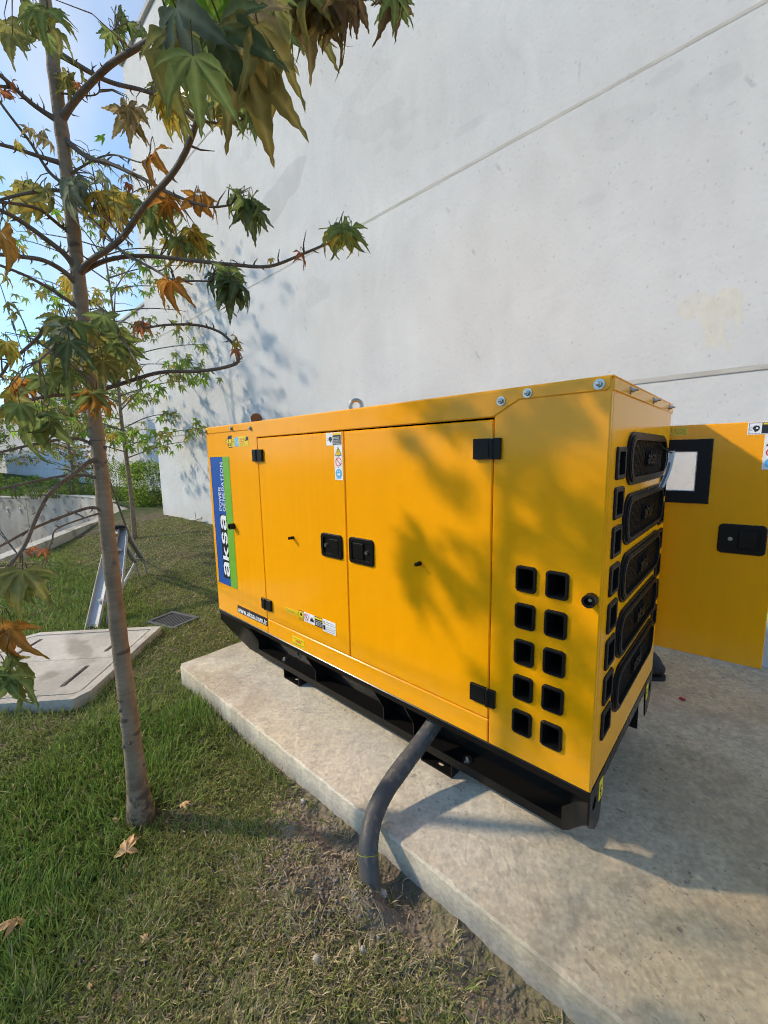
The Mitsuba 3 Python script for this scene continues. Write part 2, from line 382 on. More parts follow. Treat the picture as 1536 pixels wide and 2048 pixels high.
BRANCHES = [
    (0.013, 0.006, [(0.978, -0.831, 1.983), (1.031, -0.822, 2.011), (1.2, -0.778, 2.035), (1.363, -0.754, 2.082), (1.537, -0.735, 2.107), (1.661, -0.74, 2.128), (1.742, -0.76, 2.141), (1.926, -0.829, 2.13), (2.065, -0.899, 2.078)]),
    (0.01, 0.0035, [(0.983, -0.826, 1.988), (1.056, -0.777, 2.021), (1.181, -0.702, 2.018), (1.36, -0.601, 1.978), (1.484, -0.532, 1.95), (1.575, -0.482, 1.935), (1.661, -0.431, 1.956), (1.738, -0.387, 1.978), (1.762, -0.373, 1.987)]),
    (0.01, 0.0035, [(0.959, -0.824, 2.409), (1.033, -0.799, 2.335), (1.113, -0.759, 2.3), (1.239, -0.702, 2.223), (1.361, -0.65, 2.145), (1.459, -0.605, 2.1), (1.523, -0.572, 2.093)]),
    (0.013, 0.009, [(0.945, -0.841, 2.459), (1.049, -0.806, 2.504), (1.191, -0.756, 2.537), (1.358, -0.7, 2.539), (1.482, -0.665, 2.546), (1.609, -0.639, 2.559)]),
    (0.01, 0.004, [(0.912, -0.834, 2.664), (0.993, -0.712, 2.632), (1.061, -0.611, 2.619), (1.111, -0.54, 2.596), (1.163, -0.469, 2.552), (1.231, -0.371, 2.561), (1.274, -0.29, 2.632)]),
    (0.008, 0.003, [(0.98, -0.827, 2.216), (1.092, -0.8, 2.101), (1.185, -0.776, 2.011), (1.304, -0.734, 1.936), (1.397, -0.7, 1.883), (1.515, -0.649, 1.862)]),
    (0.009, 0.004, [(0.997, -0.818, 1.587), (1.071, -0.766, 1.618), (1.185, -0.688, 1.646), (1.312, -0.606, 1.643), (1.412, -0.54, 1.657), (1.433, -0.526, 1.682), (1.425, -0.537, 1.716), (1.399, -0.57, 1.758), (1.354, -0.63, 1.778), (1.302, -0.704, 1.774), (1.267, -0.759, 1.758)]),
    (0.01, 0.006, [(0.934, -0.853, 2.451), (0.947, -0.919, 2.475), (0.972, -0.988, 2.497), (1.008, -1.063, 2.507)]),
    (0.009, 0.004, [(0.929, -0.858, 2.451), (0.937, -0.899, 2.476), (0.945, -0.952, 2.492), (0.946, -0.988, 2.482), (0.951, -1.056, 2.456)]),
    (0.009, 0.005, [(0.951, -0.847, 2.326), (0.943, -0.921, 2.325), (0.939, -1.005, 2.318), (0.943, -1.094, 2.29)]),
    (0.007, 0.004, [(0.943, -0.853, 2.259), (0.938, -0.886, 2.292), (0.942, -0.93, 2.357), (0.949, -0.993, 2.432), (0.96, -1.042, 2.484)]),
    (0.008, 0.004, [(0.947, -0.852, 2.242), (0.955, -0.888, 2.231), (0.974, -0.951, 2.19), (1.009, -1.031, 2.122), (1.054, -1.105, 2.049)]),
    (0.008, 0.004, [(0.954, -0.855, 2.119), (0.959, -0.873, 2.122), (0.985, -0.933, 2.142), (1.005, -0.997, 2.127), (1.019, -1.033, 2.111), (1.053, -1.102, 2.07)]),
    (0.012, 0.006, [(0.949, -0.857, 1.989), (0.97, -0.877, 2.032), (0.98, -0.94, 2.068), (0.994, -0.999, 2.092), (1.001, -1.033, 2.097), (1.029, -1.117, 2.105)]),
    (0.011, 0.006, [(0.959, -0.856, 1.943), (0.973, -0.883, 1.974), (0.981, -0.935, 1.991), (0.988, -0.986, 1.984), (1.0, -1.047, 1.968), (1.033, -1.146, 1.932)]),
    (0.008, 0.004, [(0.959, -0.857, 1.865), (0.959, -0.902, 1.902), (0.958, -0.963, 1.932), (0.959, -1.045, 1.952), (0.968, -1.131, 1.964)]),
    (0.009, 0.004, [(0.965, -0.851, 1.791), (0.973, -0.948, 1.786), (0.988, -0.976, 1.75), (1.005, -1.004, 1.714), (1.04, -1.062, 1.647), (1.071, -1.092, 1.599), (1.115, -1.144, 1.535)]),
    (0.0075, 0.004, [(0.972, -0.849, 1.395), (0.971, -0.888, 1.421), (0.969, -0.937, 1.425), (0.974, -1.032, 1.402), (0.987, -1.108, 1.378), (1.017, -1.201, 1.342)]),
    (0.011, 0.005, [(0.989, -0.823, 1.304), (0.991, -0.841, 1.332), (0.988, -0.869, 1.35), (0.995, -0.925, 1.308), (1.012, -1.002, 1.246), (1.057, -1.055, 1.164), (1.105, -1.092, 1.096), (1.138, -1.134, 1.048), (1.17, -1.163, 1.008), (1.232, -1.214, 0.943)]),
    (0.0075, 0.004, [(0.976, -0.844, 1.256), (0.981, -0.866, 1.288), (0.979, -0.937, 1.3), (0.991, -1.047, 1.281), (1.008, -1.122, 1.266), (1.035, -1.201, 1.255)]),
    (0.0085, 0.004, [(0.968, -0.824, 1.108), (0.982, -0.855, 1.16), (0.986, -0.892, 1.182), (1.005, -0.983, 1.159), (1.036, -1.068, 1.132), (1.081, -1.146, 1.099), (1.131, -1.214, 1.078)]),
    (0.004, 0.002, [(1.001, -0.975, 1.163), (1.007, -0.989, 1.126), (1.007, -1.011, 1.086), (1.011, -1.029, 1.047), (1.014, -1.046, 1.012)]),
    (0.008, 0.004, [(0.971, -0.843, 1.579), (1.0, -0.935, 1.568), (1.043, -1.027, 1.539), (1.103, -1.106, 1.491), (1.173, -1.176, 1.448)]),
    (0.007, 0.003, [(1.006, -0.82, 1.83), (1.107, -0.812, 1.785), (1.234, -0.809, 1.722), (1.371, -0.822, 1.637)]),
    (0.007, 0.003, [(0.985, -0.849, 1.779), (1.063, -0.904, 1.799), (1.202, -0.976, 1.683), (1.298, -1.03, 1.617)]),
    (0.005, 0.003, [(1.005, -0.804, 2.216), (1.07, -0.79, 2.151), (1.155, -0.769, 2.075), (1.222, -0.751, 2.022)]),
    (0.003, 0.002, [(1.004, -0.787, 2.539), (1.062, -0.767, 2.519), (1.106, -0.762, 2.541)]),
    (0.003, 0.002, [(1.131, -0.73, 2.587), (1.17, -0.723, 2.617), (1.188, -0.735, 2.645)]),
    (0.004, 0.002, [(1.066, -0.775, 2.294), (1.112, -0.763, 2.323), (1.261, -0.713, 2.258), (1.298, -0.703, 2.274)]),
    (0.006, 0.003, [(1.959, -0.838, 2.196), (1.976, -0.792, 2.194), (2.008, -0.716, 2.223), (2.049, -0.627, 2.254), (2.109, -0.501, 2.311)]),
    (0.009, 0.005, [(0.965, -0.861, 2.701), (1.054, -0.912, 2.664), (1.17, -0.963, 2.613)]),
]
LEAVES = [
    (2.218,-0.962,1.872,0.115,'d',1,8), (2.24,-1.01,1.794,0.085,'g',1,5), (2.225,-0.933,1.847,0.115,'m',1,12), (2.252,-0.931,1.869,0.1,'m',1,25), (2.177,-0.996,1.891,0.115,'s',1,10), (2.15,-0.994,1.885,0.12,'o',1,-2),
    (2.116,-0.96,1.94,0.11,'g',1,6), (2.095,-0.91,2.018,0.1,'v',1,0), (2.125,-0.883,2.021,0.1,'v',1,10), (2.163,-0.884,1.973,0.1,'t',1,15), (2.094,-0.941,2.003,0.1,'v',1,0), (2.147,-0.833,2.031,0.11,'o',1,18),
    (1.178,-0.929,2.586,0.104,'g',0,0), (1.301,-1.006,2.388,0.092,'o',0,0), (1.303,-0.93,2.46,0.111,'o',0,0), (1.244,-0.918,2.534,0.114,'g',0,0), (1.144,-0.952,2.556,0.103,'o',0,0), (1.093,-0.888,2.598,0.101,'g',0,0),
    (1.367,-0.945,2.438,0.124,'g',0,0), (1.235,-1.003,2.454,0.106,'o',0,0), (0.972,-0.829,2.744,0.103,'y',0,0), (1.029,-0.833,2.55,0.079,'o',0,0), (1.032,-0.828,2.558,0.068,'o',0,0), (0.967,-0.775,2.627,0.081,'o',0,0),
    (0.981,-0.819,2.578,0.076,'o',0,0), (1.13,-0.698,2.749,0.07,'g',0,0), (1.126,-0.704,2.728,0.075,'g',0,0), (1.191,-0.744,2.634,0.068,'g',0,0), (1.129,-0.722,2.687,0.084,'g',0,0), (1.139,-0.672,2.735,0.061,'g',0,0),
    (1.162,-0.696,2.72,0.071,'g',0,0), (1.217,-0.666,2.671,0.068,'g',0,0), (1.048,-0.675,2.53,0.123,'t',0,0), (1.089,-0.652,2.532,0.089,'t',0,0), (1.068,-0.667,2.53,0.119,'t',0,0), (1.105,-0.688,2.506,0.107,'t',0,0),
    (1.126,-0.92,2.28,0.042,'t',0,0), (1.092,-0.929,2.307,0.05,'t',0,0), (1.065,-0.917,2.338,0.046,'t',0,0), (1.028,-0.974,2.295,0.044,'y',0,0), (0.967,-0.934,2.385,0.046,'t',0,0), (1.127,-0.832,2.481,0.025,'r',0,0),
    (1.027,-0.804,2.551,0.033,'r',0,0), (1.044,-0.989,2.416,0.041,'r',0,0), (1.06,-0.976,2.437,0.041,'r',0,0), (1.068,-0.997,2.395,0.044,'r',0,0), (1.026,-0.554,2.667,0.105,'o',0,0), (1.189,-0.585,2.56,0.115,'y',0,0),
    (1.063,-0.511,2.675,0.114,'y',0,0), (1.034,-0.546,2.686,0.117,'o',0,0), (1.042,-0.53,2.684,0.122,'y',0,0), (1.029,-0.481,2.664,0.136,'o',0,0), (1.178,-0.596,2.554,0.091,'y',0,0), (1.17,-0.566,2.545,0.123,'y',0,0),
    (1.047,-0.484,2.686,0.114,'o',0,0), (1.19,-0.493,2.597,0.104,'o',0,0), (1.271,-0.439,2.543,0.091,'y',0,0), (1.021,-0.349,2.744,0.099,'o',0,0), (1.278,-0.442,2.57,0.101,'o',0,0), (0.974,-0.404,2.778,0.093,'g',0,0),
    (1.081,-0.327,2.744,0.1,'o',0,0), (1.137,-0.378,2.704,0.105,'o',0,0), (1.176,-0.405,2.683,0.1,'o',0,0), (1.099,-0.299,2.752,0.101,'y',0,0), (1.228,-0.46,2.579,0.093,'g',0,0), (1.243,-0.372,2.616,0.084,'y',0,0),
    (1.234,-0.408,2.62,0.124,'o',0,0), (1.118,-0.324,2.701,0.083,'o',0,0), (1.301,-0.397,2.597,0.104,'o',0,0), (1.184,-0.246,2.644,0.078,'g',0,0), (1.27,-0.322,2.62,0.105,'g',0,0), (1.294,-0.318,2.63,0.092,'g',0,0),
    (1.19,-0.285,2.645,0.088,'g',0,0), (1.285,-0.322,2.604,0.113,'g',0,0), (1.219,-0.307,2.651,0.098,'g',0,0), (1.306,-0.311,2.631,0.11,'g',0,0), (1.304,-0.372,2.572,0.106,'g',0,0), (1.168,-0.272,2.689,0.08,'g',0,0),
    (1.278,-0.681,2.294,0.135,'a',0,0), (1.03,-0.777,2.194,0.138,'y',0,0), (0.714,-0.638,2.419,0.099,'t',0,0), (1.034,-0.733,2.227,0.098,'o',0,0), (0.659,-0.577,2.467,0.09,'o',0,0), (0.603,-0.565,2.466,0.129,'y',0,0),
    (0.967,-0.665,2.297,0.118,'o',0,0), (0.908,-0.663,2.266,0.117,'t',0,0), (0.543,-0.589,2.437,0.119,'o',0,0), (0.786,-0.575,2.372,0.114,'o',0,0), (0.805,-0.656,2.327,0.093,'o',0,0), (0.919,-0.715,2.296,0.133,'y',0,0),
    (0.557,-0.574,2.438,0.133,'o',0,0), (0.78,-0.624,2.405,0.118,'y',0,0), (0.781,-0.662,2.396,0.125,'o',0,0), (0.931,-0.724,2.356,0.07,'s',0,0), (1.01,-0.754,2.309,0.078,'s',0,0), (1.203,-0.882,2.144,0.114,'s',0,0),
    (1.127,-0.869,2.202,0.13,'s',0,0), (1.176,-0.875,2.156,0.126,'s',0,0), (0.543,-0.876,2.423,0.131,'o',0,0), (1.002,-0.918,2.206,0.117,'o',0,0), (0.49,-0.888,2.437,0.106,'y',0,0), (0.585,-0.916,2.351,0.136,'o',0,0),
    (0.663,-0.918,2.331,0.138,'o',0,0), (0.854,-0.923,2.241,0.123,'y',0,0), (1.083,-0.817,2.2,0.14,'y',0,0), (1.185,-0.816,2.161,0.113,'y',0,0), (1.27,-1.073,1.93,0.125,'a',0,0), (1.269,-0.661,2.157,0.105,'g',0,0),
    (1,-0.511,2.318,0.101,'g',0,0), (1.132,-0.611,2.24,0.087,'y',0,0), (0.89,-0.539,2.352,0.107,'g',0,0), (1.161,-0.681,2.193,0.083,'g',0,0), (1.192,-0.668,2.163,0.115,'g',0,0), (1.212,-0.679,2.138,0.106,'g',0,0),
    (1.01,-0.548,2.244,0.109,'y',0,0), (1.258,-0.709,2.134,0.108,'g',0,0), (1.246,-0.571,2.126,0.121,'y',0,0), (1.1,-0.469,2.183,0.111,'g',0,0), (1.211,-0.564,2.114,0.11,'y',0,0), (1.113,-0.466,2.163,0.085,'g',0,0),
    (1.134,-0.472,2.148,0.089,'g',0,0), (1.231,-0.542,2.13,0.116,'y',0,0), (1.242,-0.622,2.077,0.118,'g',0,0), (1.226,-0.616,2.078,0.119,'y',0,0), (1.258,-0.586,2.076,0.1,'g',0,0), (1.175,-0.534,2.107,0.108,'g',0,0),
    (1.296,-0.666,2.174,0.093,'a',0,0), (1.312,-0.665,2.15,0.087,'a',0,0), (1.439,-0.614,2.135,0.09,'a',0,0), (1.406,-0.614,2.147,0.102,'a',0,0), (1.151,-0.707,2.282,0.046,'t',0,0), (1.146,-0.717,2.244,0.039,'r',0,0),
    (1.182,-0.732,2.247,0.055,'t',0,0), (1.574,-0.54,2.079,0.104,'d',0,0), (1.573,-0.531,2.104,0.101,'g',0,0), (1.553,-0.543,2.109,0.103,'g',0,0), (1.543,-0.523,2.108,0.119,'d',0,0), (1.568,-0.556,2.099,0.104,'g',0,0),
    (1.503,-0.551,2.137,0.086,'g',0,0), (1.557,-0.518,2.12,0.094,'d',0,0), (1.804,-0.361,1.999,0.081,'y',0,0), (1.808,-0.391,2.005,0.114,'g',0,0), (1.84,-0.383,1.987,0.089,'g',0,0), (1.819,-0.399,1.983,0.117,'g',0,0),
    (1.824,-0.411,1.96,0.084,'y',0,0), (1.8,-0.347,2.004,0.085,'y',0,0), (1.752,-0.383,2.007,0.087,'y',0,0), (1.678,-0.442,1.953,0.056,'r',0,0), (1.611,-0.5,1.94,0.028,'y',0,0), (1.517,-0.635,1.884,0.079,'d',0,0),
    (1.544,-0.6,1.879,0.106,'g',0,0), (1.519,-0.612,1.88,0.082,'d',0,0), (1.525,-0.611,1.869,0.118,'d',0,0), (1.563,-0.61,1.842,0.114,'d',0,0), (1.489,-0.568,1.928,0.085,'g',0,0), (1.509,-0.576,1.9,0.081,'g',0,0),
    (1.578,-0.602,1.851,0.103,'d',0,0), (1.482,-0.57,1.885,0.104,'b',0,0), (1.548,-0.617,1.898,0.083,'g',0,0), (1.547,-0.61,1.862,0.11,'d',0,0), (1.399,-0.709,1.876,0.12,'a',0,0), (1.394,-0.719,1.877,0.107,'a',0,0),
    (0.846,-0.853,1.862,0.152,'o',0,0), (1.14,-0.916,1.737,0.124,'s',0,0), (0.744,-0.749,1.878,0.151,'g',0,0), (1.079,-0.931,1.797,0.129,'o',0,0), (1.207,-0.847,1.793,0.111,'g',0,0), (0.805,-0.696,1.87,0.117,'g',0,0),
    (0.918,-0.725,1.838,0.136,'o',0,0), (0.647,-0.814,1.887,0.125,'g',0,0), (0.947,-0.815,1.87,0.142,'s',0,0), (0.695,-0.74,1.883,0.15,'g',0,0), (1.118,-0.911,1.779,0.143,'g',0,0), (1.059,-0.84,1.797,0.143,'o',0,0),
    (0.626,-0.818,1.885,0.126,'o',0,0), (1.169,-0.944,1.748,0.115,'s',0,0), (0.824,-0.827,1.775,0.135,'g',0,0), (0.906,-0.971,1.696,0.115,'g',0,0), (1.082,-0.83,1.683,0.133,'o',0,0), (0.605,-0.815,1.841,0.154,'o',0,0),
    (1.083,-0.843,1.703,0.11,'o',0,0), (1.094,-0.932,1.669,0.133,'o',0,0), (0.796,-0.833,1.785,0.11,'g',0,0), (1.228,-0.947,1.694,0.129,'d',0,0), (0.693,-0.75,1.717,0.154,'d',0,0), (0.562,-0.876,1.815,0.164,'o',0,0),
    (0.633,-0.833,1.783,0.112,'o',0,0), (1.095,-0.931,1.63,0.133,'g',0,0), (0.822,-0.73,1.811,0.135,'o',0,0), (0.917,-0.736,1.759,0.15,'g',0,0), (1.203,-0.803,1.738,0.134,'g',0,0), (0.758,-0.71,1.743,0.132,'g',0,0),
    (1.182,-0.798,1.728,0.154,'o',0,0), (0.812,-0.675,1.723,0.127,'g',0,0), (0.77,-1.013,1.623,0.149,'a',0,0), (0.694,-0.973,1.637,0.098,'g',0,0), (1.027,-0.99,1.615,0.108,'g',0,0), (0.817,-1.01,1.634,0.107,'a',0,0),
    (0.748,-0.95,1.652,0.137,'a',0,0), (1.378,-1.094,1.489,0.093,'g',0,0), (1.314,-1.092,1.512,0.099,'o',0,0), (1.341,-1.106,1.52,0.116,'y',0,0), (1.173,-1.065,1.552,0.095,'o',0,0), (1.269,-1.025,1.476,0.108,'d',0,0),
    (1.223,-1.038,1.476,0.146,'g',0,0), (1.273,-1.043,1.463,0.155,'g',0,0), (1.194,-0.896,1.549,0.103,'a',0,0), (1.199,-0.88,1.556,0.109,'a',0,0), (1.232,-0.904,1.554,0.095,'g',0,0), (1.23,-0.915,1.553,0.11,'a',0,0),
    (1.427,-1.128,1.068,0.113,'g',0,0), (1.446,-1.138,1.088,0.136,'o',0,0), (1.383,-1.145,1.072,0.09,'o',0,0), (1.406,-1.149,1.06,0.128,'o',0,0), (1.455,-1.186,0.968,0.099,'a',0,0), (1.45,-1.172,0.962,0.136,'a',0,0),
    (1.48,-1.186,0.892,0.14,'g',0,0), (1.467,-1.194,0.873,0.109,'g',0,0), (1.494,-1.187,0.861,0.112,'g',0,0), (1.531,-1.191,0.871,0.127,'g',0,0), (1.92,-0.652,2.321,0.111,'o',0,0), (1.916,-0.645,2.313,0.126,'o',0,0),
    (2.004,-0.657,2.26,0.128,'t',0,0), (1.96,-0.639,2.308,0.108,'g',0,0), (1.924,-0.615,2.348,0.101,'t',0,0), (2.036,-0.67,2.227,0.103,'o',0,0), (1.943,-0.582,2.349,0.142,'o',0,0), (1.969,-0.671,2.267,0.11,'o',0,0),
    (1.891,-0.628,2.354,0.139,'o',0,0), (1.989,-0.646,2.272,0.134,'o',0,0), (2.041,-0.737,2.178,0.12,'g',0,0), (1.987,-0.657,2.27,0.147,'t',0,0), (2.041,-0.632,2.243,0.137,'b',0,0), (2.017,-0.622,2.271,0.122,'b',0,0),
    (2.03,-0.626,2.246,0.101,'t',0,0), (1.985,-0.578,2.322,0.128,'t',0,0), (2.013,-0.574,2.291,0.094,'b',0,0), (2.036,-0.612,2.261,0.073,'o',0,0), (2.036,-0.612,2.262,0.086,'b',0,0), (2.048,-0.604,2.253,0.074,'b',0,0),
    (2.035,-0.546,2.313,0.082,'b',0,0), (2.055,-0.57,2.285,0.07,'b',0,0), (2.095,-0.484,2.323,0.076,'g',0,0), (2.089,-0.473,2.327,0.077,'g',0,0), (2.092,-0.494,2.318,0.101,'b',0,0), (2.115,-0.513,2.281,0.075,'g',0,0),
    (1.445,-0.544,1.743,0.044,'y',0,0), (1.45,-0.541,1.721,0.041,'y',0,0), (1.483,-0.564,1.689,0.042,'r',0,0), (1.206,-0.734,1.794,0.064,'r',0,0), (1.251,-0.758,1.779,0.061,'b',0,0), (1.24,-0.754,1.785,0.048,'r',0,0),
    (1.205,-1.085,1.102,0.028,'r',0,0), (1.256,-1.07,1.1,0.038,'r',0,0), (1.232,-1.1,1.099,0.03,'r',0,0), (1.28,-1.072,1.755,0.04,'o',0,0), (1.076,-1.044,1.789,0.053,'o',0,0), (1.295,-1.061,1.734,0.038,'o',0,0),
    (1.069,-1.051,1.887,0.043,'y',0,0), (1.16,-1.085,1.664,0.074,'y',0,0), (1.186,-1.081,1.676,0.078,'y',0,0), (0.935,-0.834,2.002,0.091,'y',0,0), (0.831,-0.851,2.006,0.073,'y',0,0), (0.774,-0.835,2.013,0.074,'y',0,0),
]

# ------------------------------------------------------------------ the lie of the land
KERB = np.array([[-3.9, -1.32], [-5.5, -0.41], [-6.7, 0.30], [-7.55, 0.85], [-8.4, 1.50], [-8.75, 1.85]])
RET = spline([(-8.75, 1.98), (-10.0, 2.12), (-12.0, 2.15), (-13.6, 1.98), (-15.0, 1.65), (-17.2, 0.97), (-21.0, -0.55), (-27.0, -3.2), (-36.0, -8.0)], 5)
RAMP = Polygon(list(map(tuple, KERB)) + [tuple(q) for q in RET] + [(-36, -20), (-24, -20), (-3.9, -1.32)]).buffer(0)
HATCH_O, HATCH_1, HATCH_2 = np.array([-0.936, -0.085]), np.array([0.739, -0.674]), np.array([-0.674, -0.739])
DRAIN_O, DRAIN_1, DRAIN_2 = np.array([-1.14, 0.08]), np.array([0.96, 0.28]), np.array([-0.28, 0.96])
TRUNK = np.array([0.963, -0.828])
WALL_Y, WALL_X0, WALL_TOP = 2.10, -6.97, 8.95


def height(x, y):
    x, y = np.asarray(x, float), np.asarray(y, float)
    h = -0.125 + 0.28 * sstep(-0.8, -4.6, x) * sstep(0.1, 2.0, y)
    p = np.stack([x, y, 0 * x], -1)
    h = h + 0.030 * (meshkit.fbm(p * 2.2, 3, 3) - 0.5) + 0.012 * (meshkit.fbm(p * 11, 3, 5) - 0.5)
    # the worn trench along the slab, the loose heap round the pipe, the straw heap by the kerb
    d = np.abs(y + 0.36)
    h = h + (0.030 - 0.050 * meshkit.fbm(p * 6, 2, 9) * sstep(0.10, 0.02, d)) * sstep(0.24, 0.05, d) * sstep(1.15, 1.5, x)
    h = h + 0.020 * sstep(0.26, 0.05, d) * sstep(1.1, 1.4, x) * (meshkit.fbm(p * 24, 3, 41) - 0.45) + 0.008 * sstep(0.40, 0.1, d) * sstep(1.1, 1.4, x) * (meshkit.fbm(p * 70, 2, 43) - 0.5)
    r2 = ((x - 1.72) / 0.17) ** 2 + ((y + 0.58) / 0.11) ** 2
    h = h + 0.045 * np.exp(-r2) * (0.6 + 0.8 * meshkit.fbm(p * 20, 3, 21))
    h = h + 0.045 * np.exp(-(((x - 1.905) / 0.075) ** 2 + ((y + 0.455) / 0.055) ** 2)) * (0.6 + 0.8 * meshkit.fbm(p * 26, 3, 27))
    h = h + 0.016 * sstep(1.2, 1.6, x) * sstep(0.35, 0.05, np.abs(y + 0.5)) * (meshkit.fbm(p * 32, 3, 31) - 0.4)
    h = h + 0.18 * np.exp(-(((x + 4.35) / 0.62) ** 2 + ((y + 0.72) / 0.45) ** 2)) * (0.6 + 0.8 * meshkit.fbm(p * 5, 3, 2))
    h = h - 0.012 * np.exp(-(((x - 1.0) / 0.10) ** 2 + ((y + 0.78) / 0.10) ** 2))
    return h


def local(x, y, o, a, b):
    dx, dy = x - o[0], y - o[1]
    return dx * a[0] + dy * a[1], dx * b[0] + dy * b[1]


def inside_poly(poly, x, y):
    v = np.array(poly.exterior.coords)
    c = np.zeros(np.shape(x), bool)
    for (x0, y0), (x1, y1) in zip(v[:-1], v[1:]):
        k = ((y0 > y) != (y1 > y)) & (x < (x1 - x0) * (y - y0) / (y1 - y0 + 1e-15) + x0)
        c ^= k
    return c


gx = np.r_[-400, -150, -60, -34, np.arange(-30, -9.6, 0.5), np.arange(-9.6, -2.0, 0.06), np.arange(-2.0, 1.1, 0.03), np.arange(1.1, 2.75, 0.0125), np.arange(2.75, 3.4, 0.03), np.arange(3.4, 8, 0.25), 12, 30, 80, 400]
gy = np.r_[-400, -120, -40, -16, -8, np.arange(-5, -2.2, 0.25), np.arange(-2.2, -0.8, 0.03), np.arange(-0.8, -0.27, 0.0125), np.arange(-0.27, 2.35, 0.03), np.arange(2.4, 6.5, 0.25), 9, 20, 60, 150, 400]
X, Y = np.meshgrid(gx, gy, indexing="ij")
Z = height(X, Y)
nx, ny = X.shape
ii, jj = np.meshgrid(np.arange(nx - 1), np.arange(ny - 1), indexing="ij")
cx, cy = (X[ii, jj] + X[ii + 1, jj + 1]) / 2, (Y[ii, jj] + Y[ii + 1, jj + 1]) / 2
hl = local(cx, cy, HATCH_O, HATCH_1, HATCH_2)
dl = local(cx, cy, DRAIN_O, DRAIN_1, DRAIN_2)
keep = ~inside_poly(RAMP, cx, cy)
keep &= ~((cx > 0.03) & (cx < 7.5) & (cy > -0.27) & (cy < 2.2))
keep &= ~((np.abs(dl[0]) < 0.15) & (np.abs(dl[1]) < 0.11))
a = ii * ny + jj
q = np.stack([a, a + ny, a + ny + 1, a + 1], -1)[keep]
ground = trimesh.Trimesh(np.stack([X, Y, Z], -1).reshape(-1, 3), np.vstack([q[:, [0, 1, 2]], q[:, [0, 2, 3]]]), process=False)
put("ground", ground, "soil", smooth=True)
tag("ground", "brown earth and thatch under the worn lawn", "ground", kind="structure")

ramp = extr(RAMP.buffer(0.3), 0.05)
rv = ramp.vertices
rv[:, 2] += -1.2 - 0.10 * np.clip(-rv[:, 0] - 6, 0, 30)
put("ramp", ramp, "old_concrete")
tag("ramp", "sunken concrete driveway ramp below the lawn kerb", "ramp", kind="structure")

# the concrete pad, its front edge a little ragged
n = 260
ex = np.linspace(0.0, 7.5, n)
edge = -0.300 + 0.006 * (meshkit.fbm(np.stack([ex * 14, 0 * ex, 0 * ex], -1), 3, 1) - 0.5)
chip = meshkit.noise(np.stack([ex * 9, 0 * ex, 0 * ex], -1), 5)
edge_top = edge + 0.010 * sstep(0.80, 0.95, chip) + 0.006
left = [(0.0 + 0.004 * math.sin(k * 1.7), y) for k, y in enumerate(np.linspace(2.1, -0.28, 30))]


def outline(e):
    return np.array([*[(lx, ly) for lx, ly in left], *zip(ex[1:], e[1:]), (7.5, 2.1)])


top, mid, bot = outline(edge_top), outline(edge), outline(edge)
m_ = len(top)
zs = [0.0, -0.007, -0.115, -0.30]
low = bot.copy()
low[len(left):-1, 1] += 0.025 * (meshkit.fbm(np.stack([ex[1:] * 12, 0 * ex[1:], 0 * ex[1:]], -1), 3, 8) - 0.1)
rings = [np.c_[top, np.full(m_, zs[0])], np.c_[mid, np.full(m_, zs[1])], np.c_[bot, np.full(m_, zs[2]) + 0.02 * (meshkit.noise(np.c_[bot * 7, 0 * bot[:, :1]], 3) - 0.5)], np.c_[low, np.full(m_, zs[3])]]
v = np.vstack(rings)
f = []
for k in range(3):
    for i in range(m_):
        j = (i + 1) % m_
        f += [(k * m_ + i, (k + 1) * m_ + i, (k + 1) * m_ + j), (k * m_ + i, (k + 1) * m_ + j, k * m_ + j)]
tv, tf = trimesh.creation.triangulate_polygon(Polygon(top), engine="earcut")
f = np.vstack([np.array(f), tf + len(v)])
v = np.vstack([v, np.c_[tv, np.zeros(len(tv))]])
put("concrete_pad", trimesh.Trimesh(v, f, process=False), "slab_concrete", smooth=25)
tag("concrete_pad", "pale stained concrete pad under the yellow generator", "pad", kind="structure")

# ------------------------------------------------------------------ the white building
tag("concrete_building", "tall white plastered wall of horizontal panels behind the generator", "building")
rows = [(-0.6, 1.818), (1.826, 3.768), (3.776, 6.178), (6.186, 8.90)]
for k, (z0, z1) in enumerate(rows):
    off = (0.006, 0.0, 0.004, 0.0)[k]
    put("concrete_building__wall_panel", box(WALL_X0, 9.0, WALL_Y + off, WALL_Y + 0.25, z0, z1, 0.006), "wall_plaster")
for z in (1.822, 3.772, 6.182):
    xs = np.linspace(WALL_X0, 9.0, 400)
    w0 = 0.008 + 0.012 * meshkit.noise(np.stack([xs * 1.1, 0 * xs + z, 0 * xs], -1), 3)
    w1 = 0.007 + 0.005 * meshkit.noise(np.stack([xs * 3.1, 0 * xs + z, 0 * xs], -1), 9)
    poly = Polygon(list(zip(xs, z + w0)) + list(zip(xs[::-1], (z - w1)[::-1])))
    prof = extr(poly, 0.012)
    put("concrete_building__joint", lay(prof, FRONT, (0, WALL_Y + 0.0105, 0)), "joint_filler")
put("concrete_building__coping", box(WALL_X0 - 0.05, 9.05, WALL_Y - 0.05, WALL_Y + 0.4, 8.905, 9.0, 0.01), "joint_filler")
put("concrete_building__side_wall", box(WALL_X0, WALL_X0 + 0.25, WALL_Y + 0.255, 14.0, -0.6, 8.90, 0.006), "wall_plaster")
# a narrow dark slot window high up behind the branches
put("concrete_building__window", box(-4.85, -3.75, WALL_Y - 0.012, WALL_Y + 0.05, 6.95, 7.22, 0.004), "black_plastic")

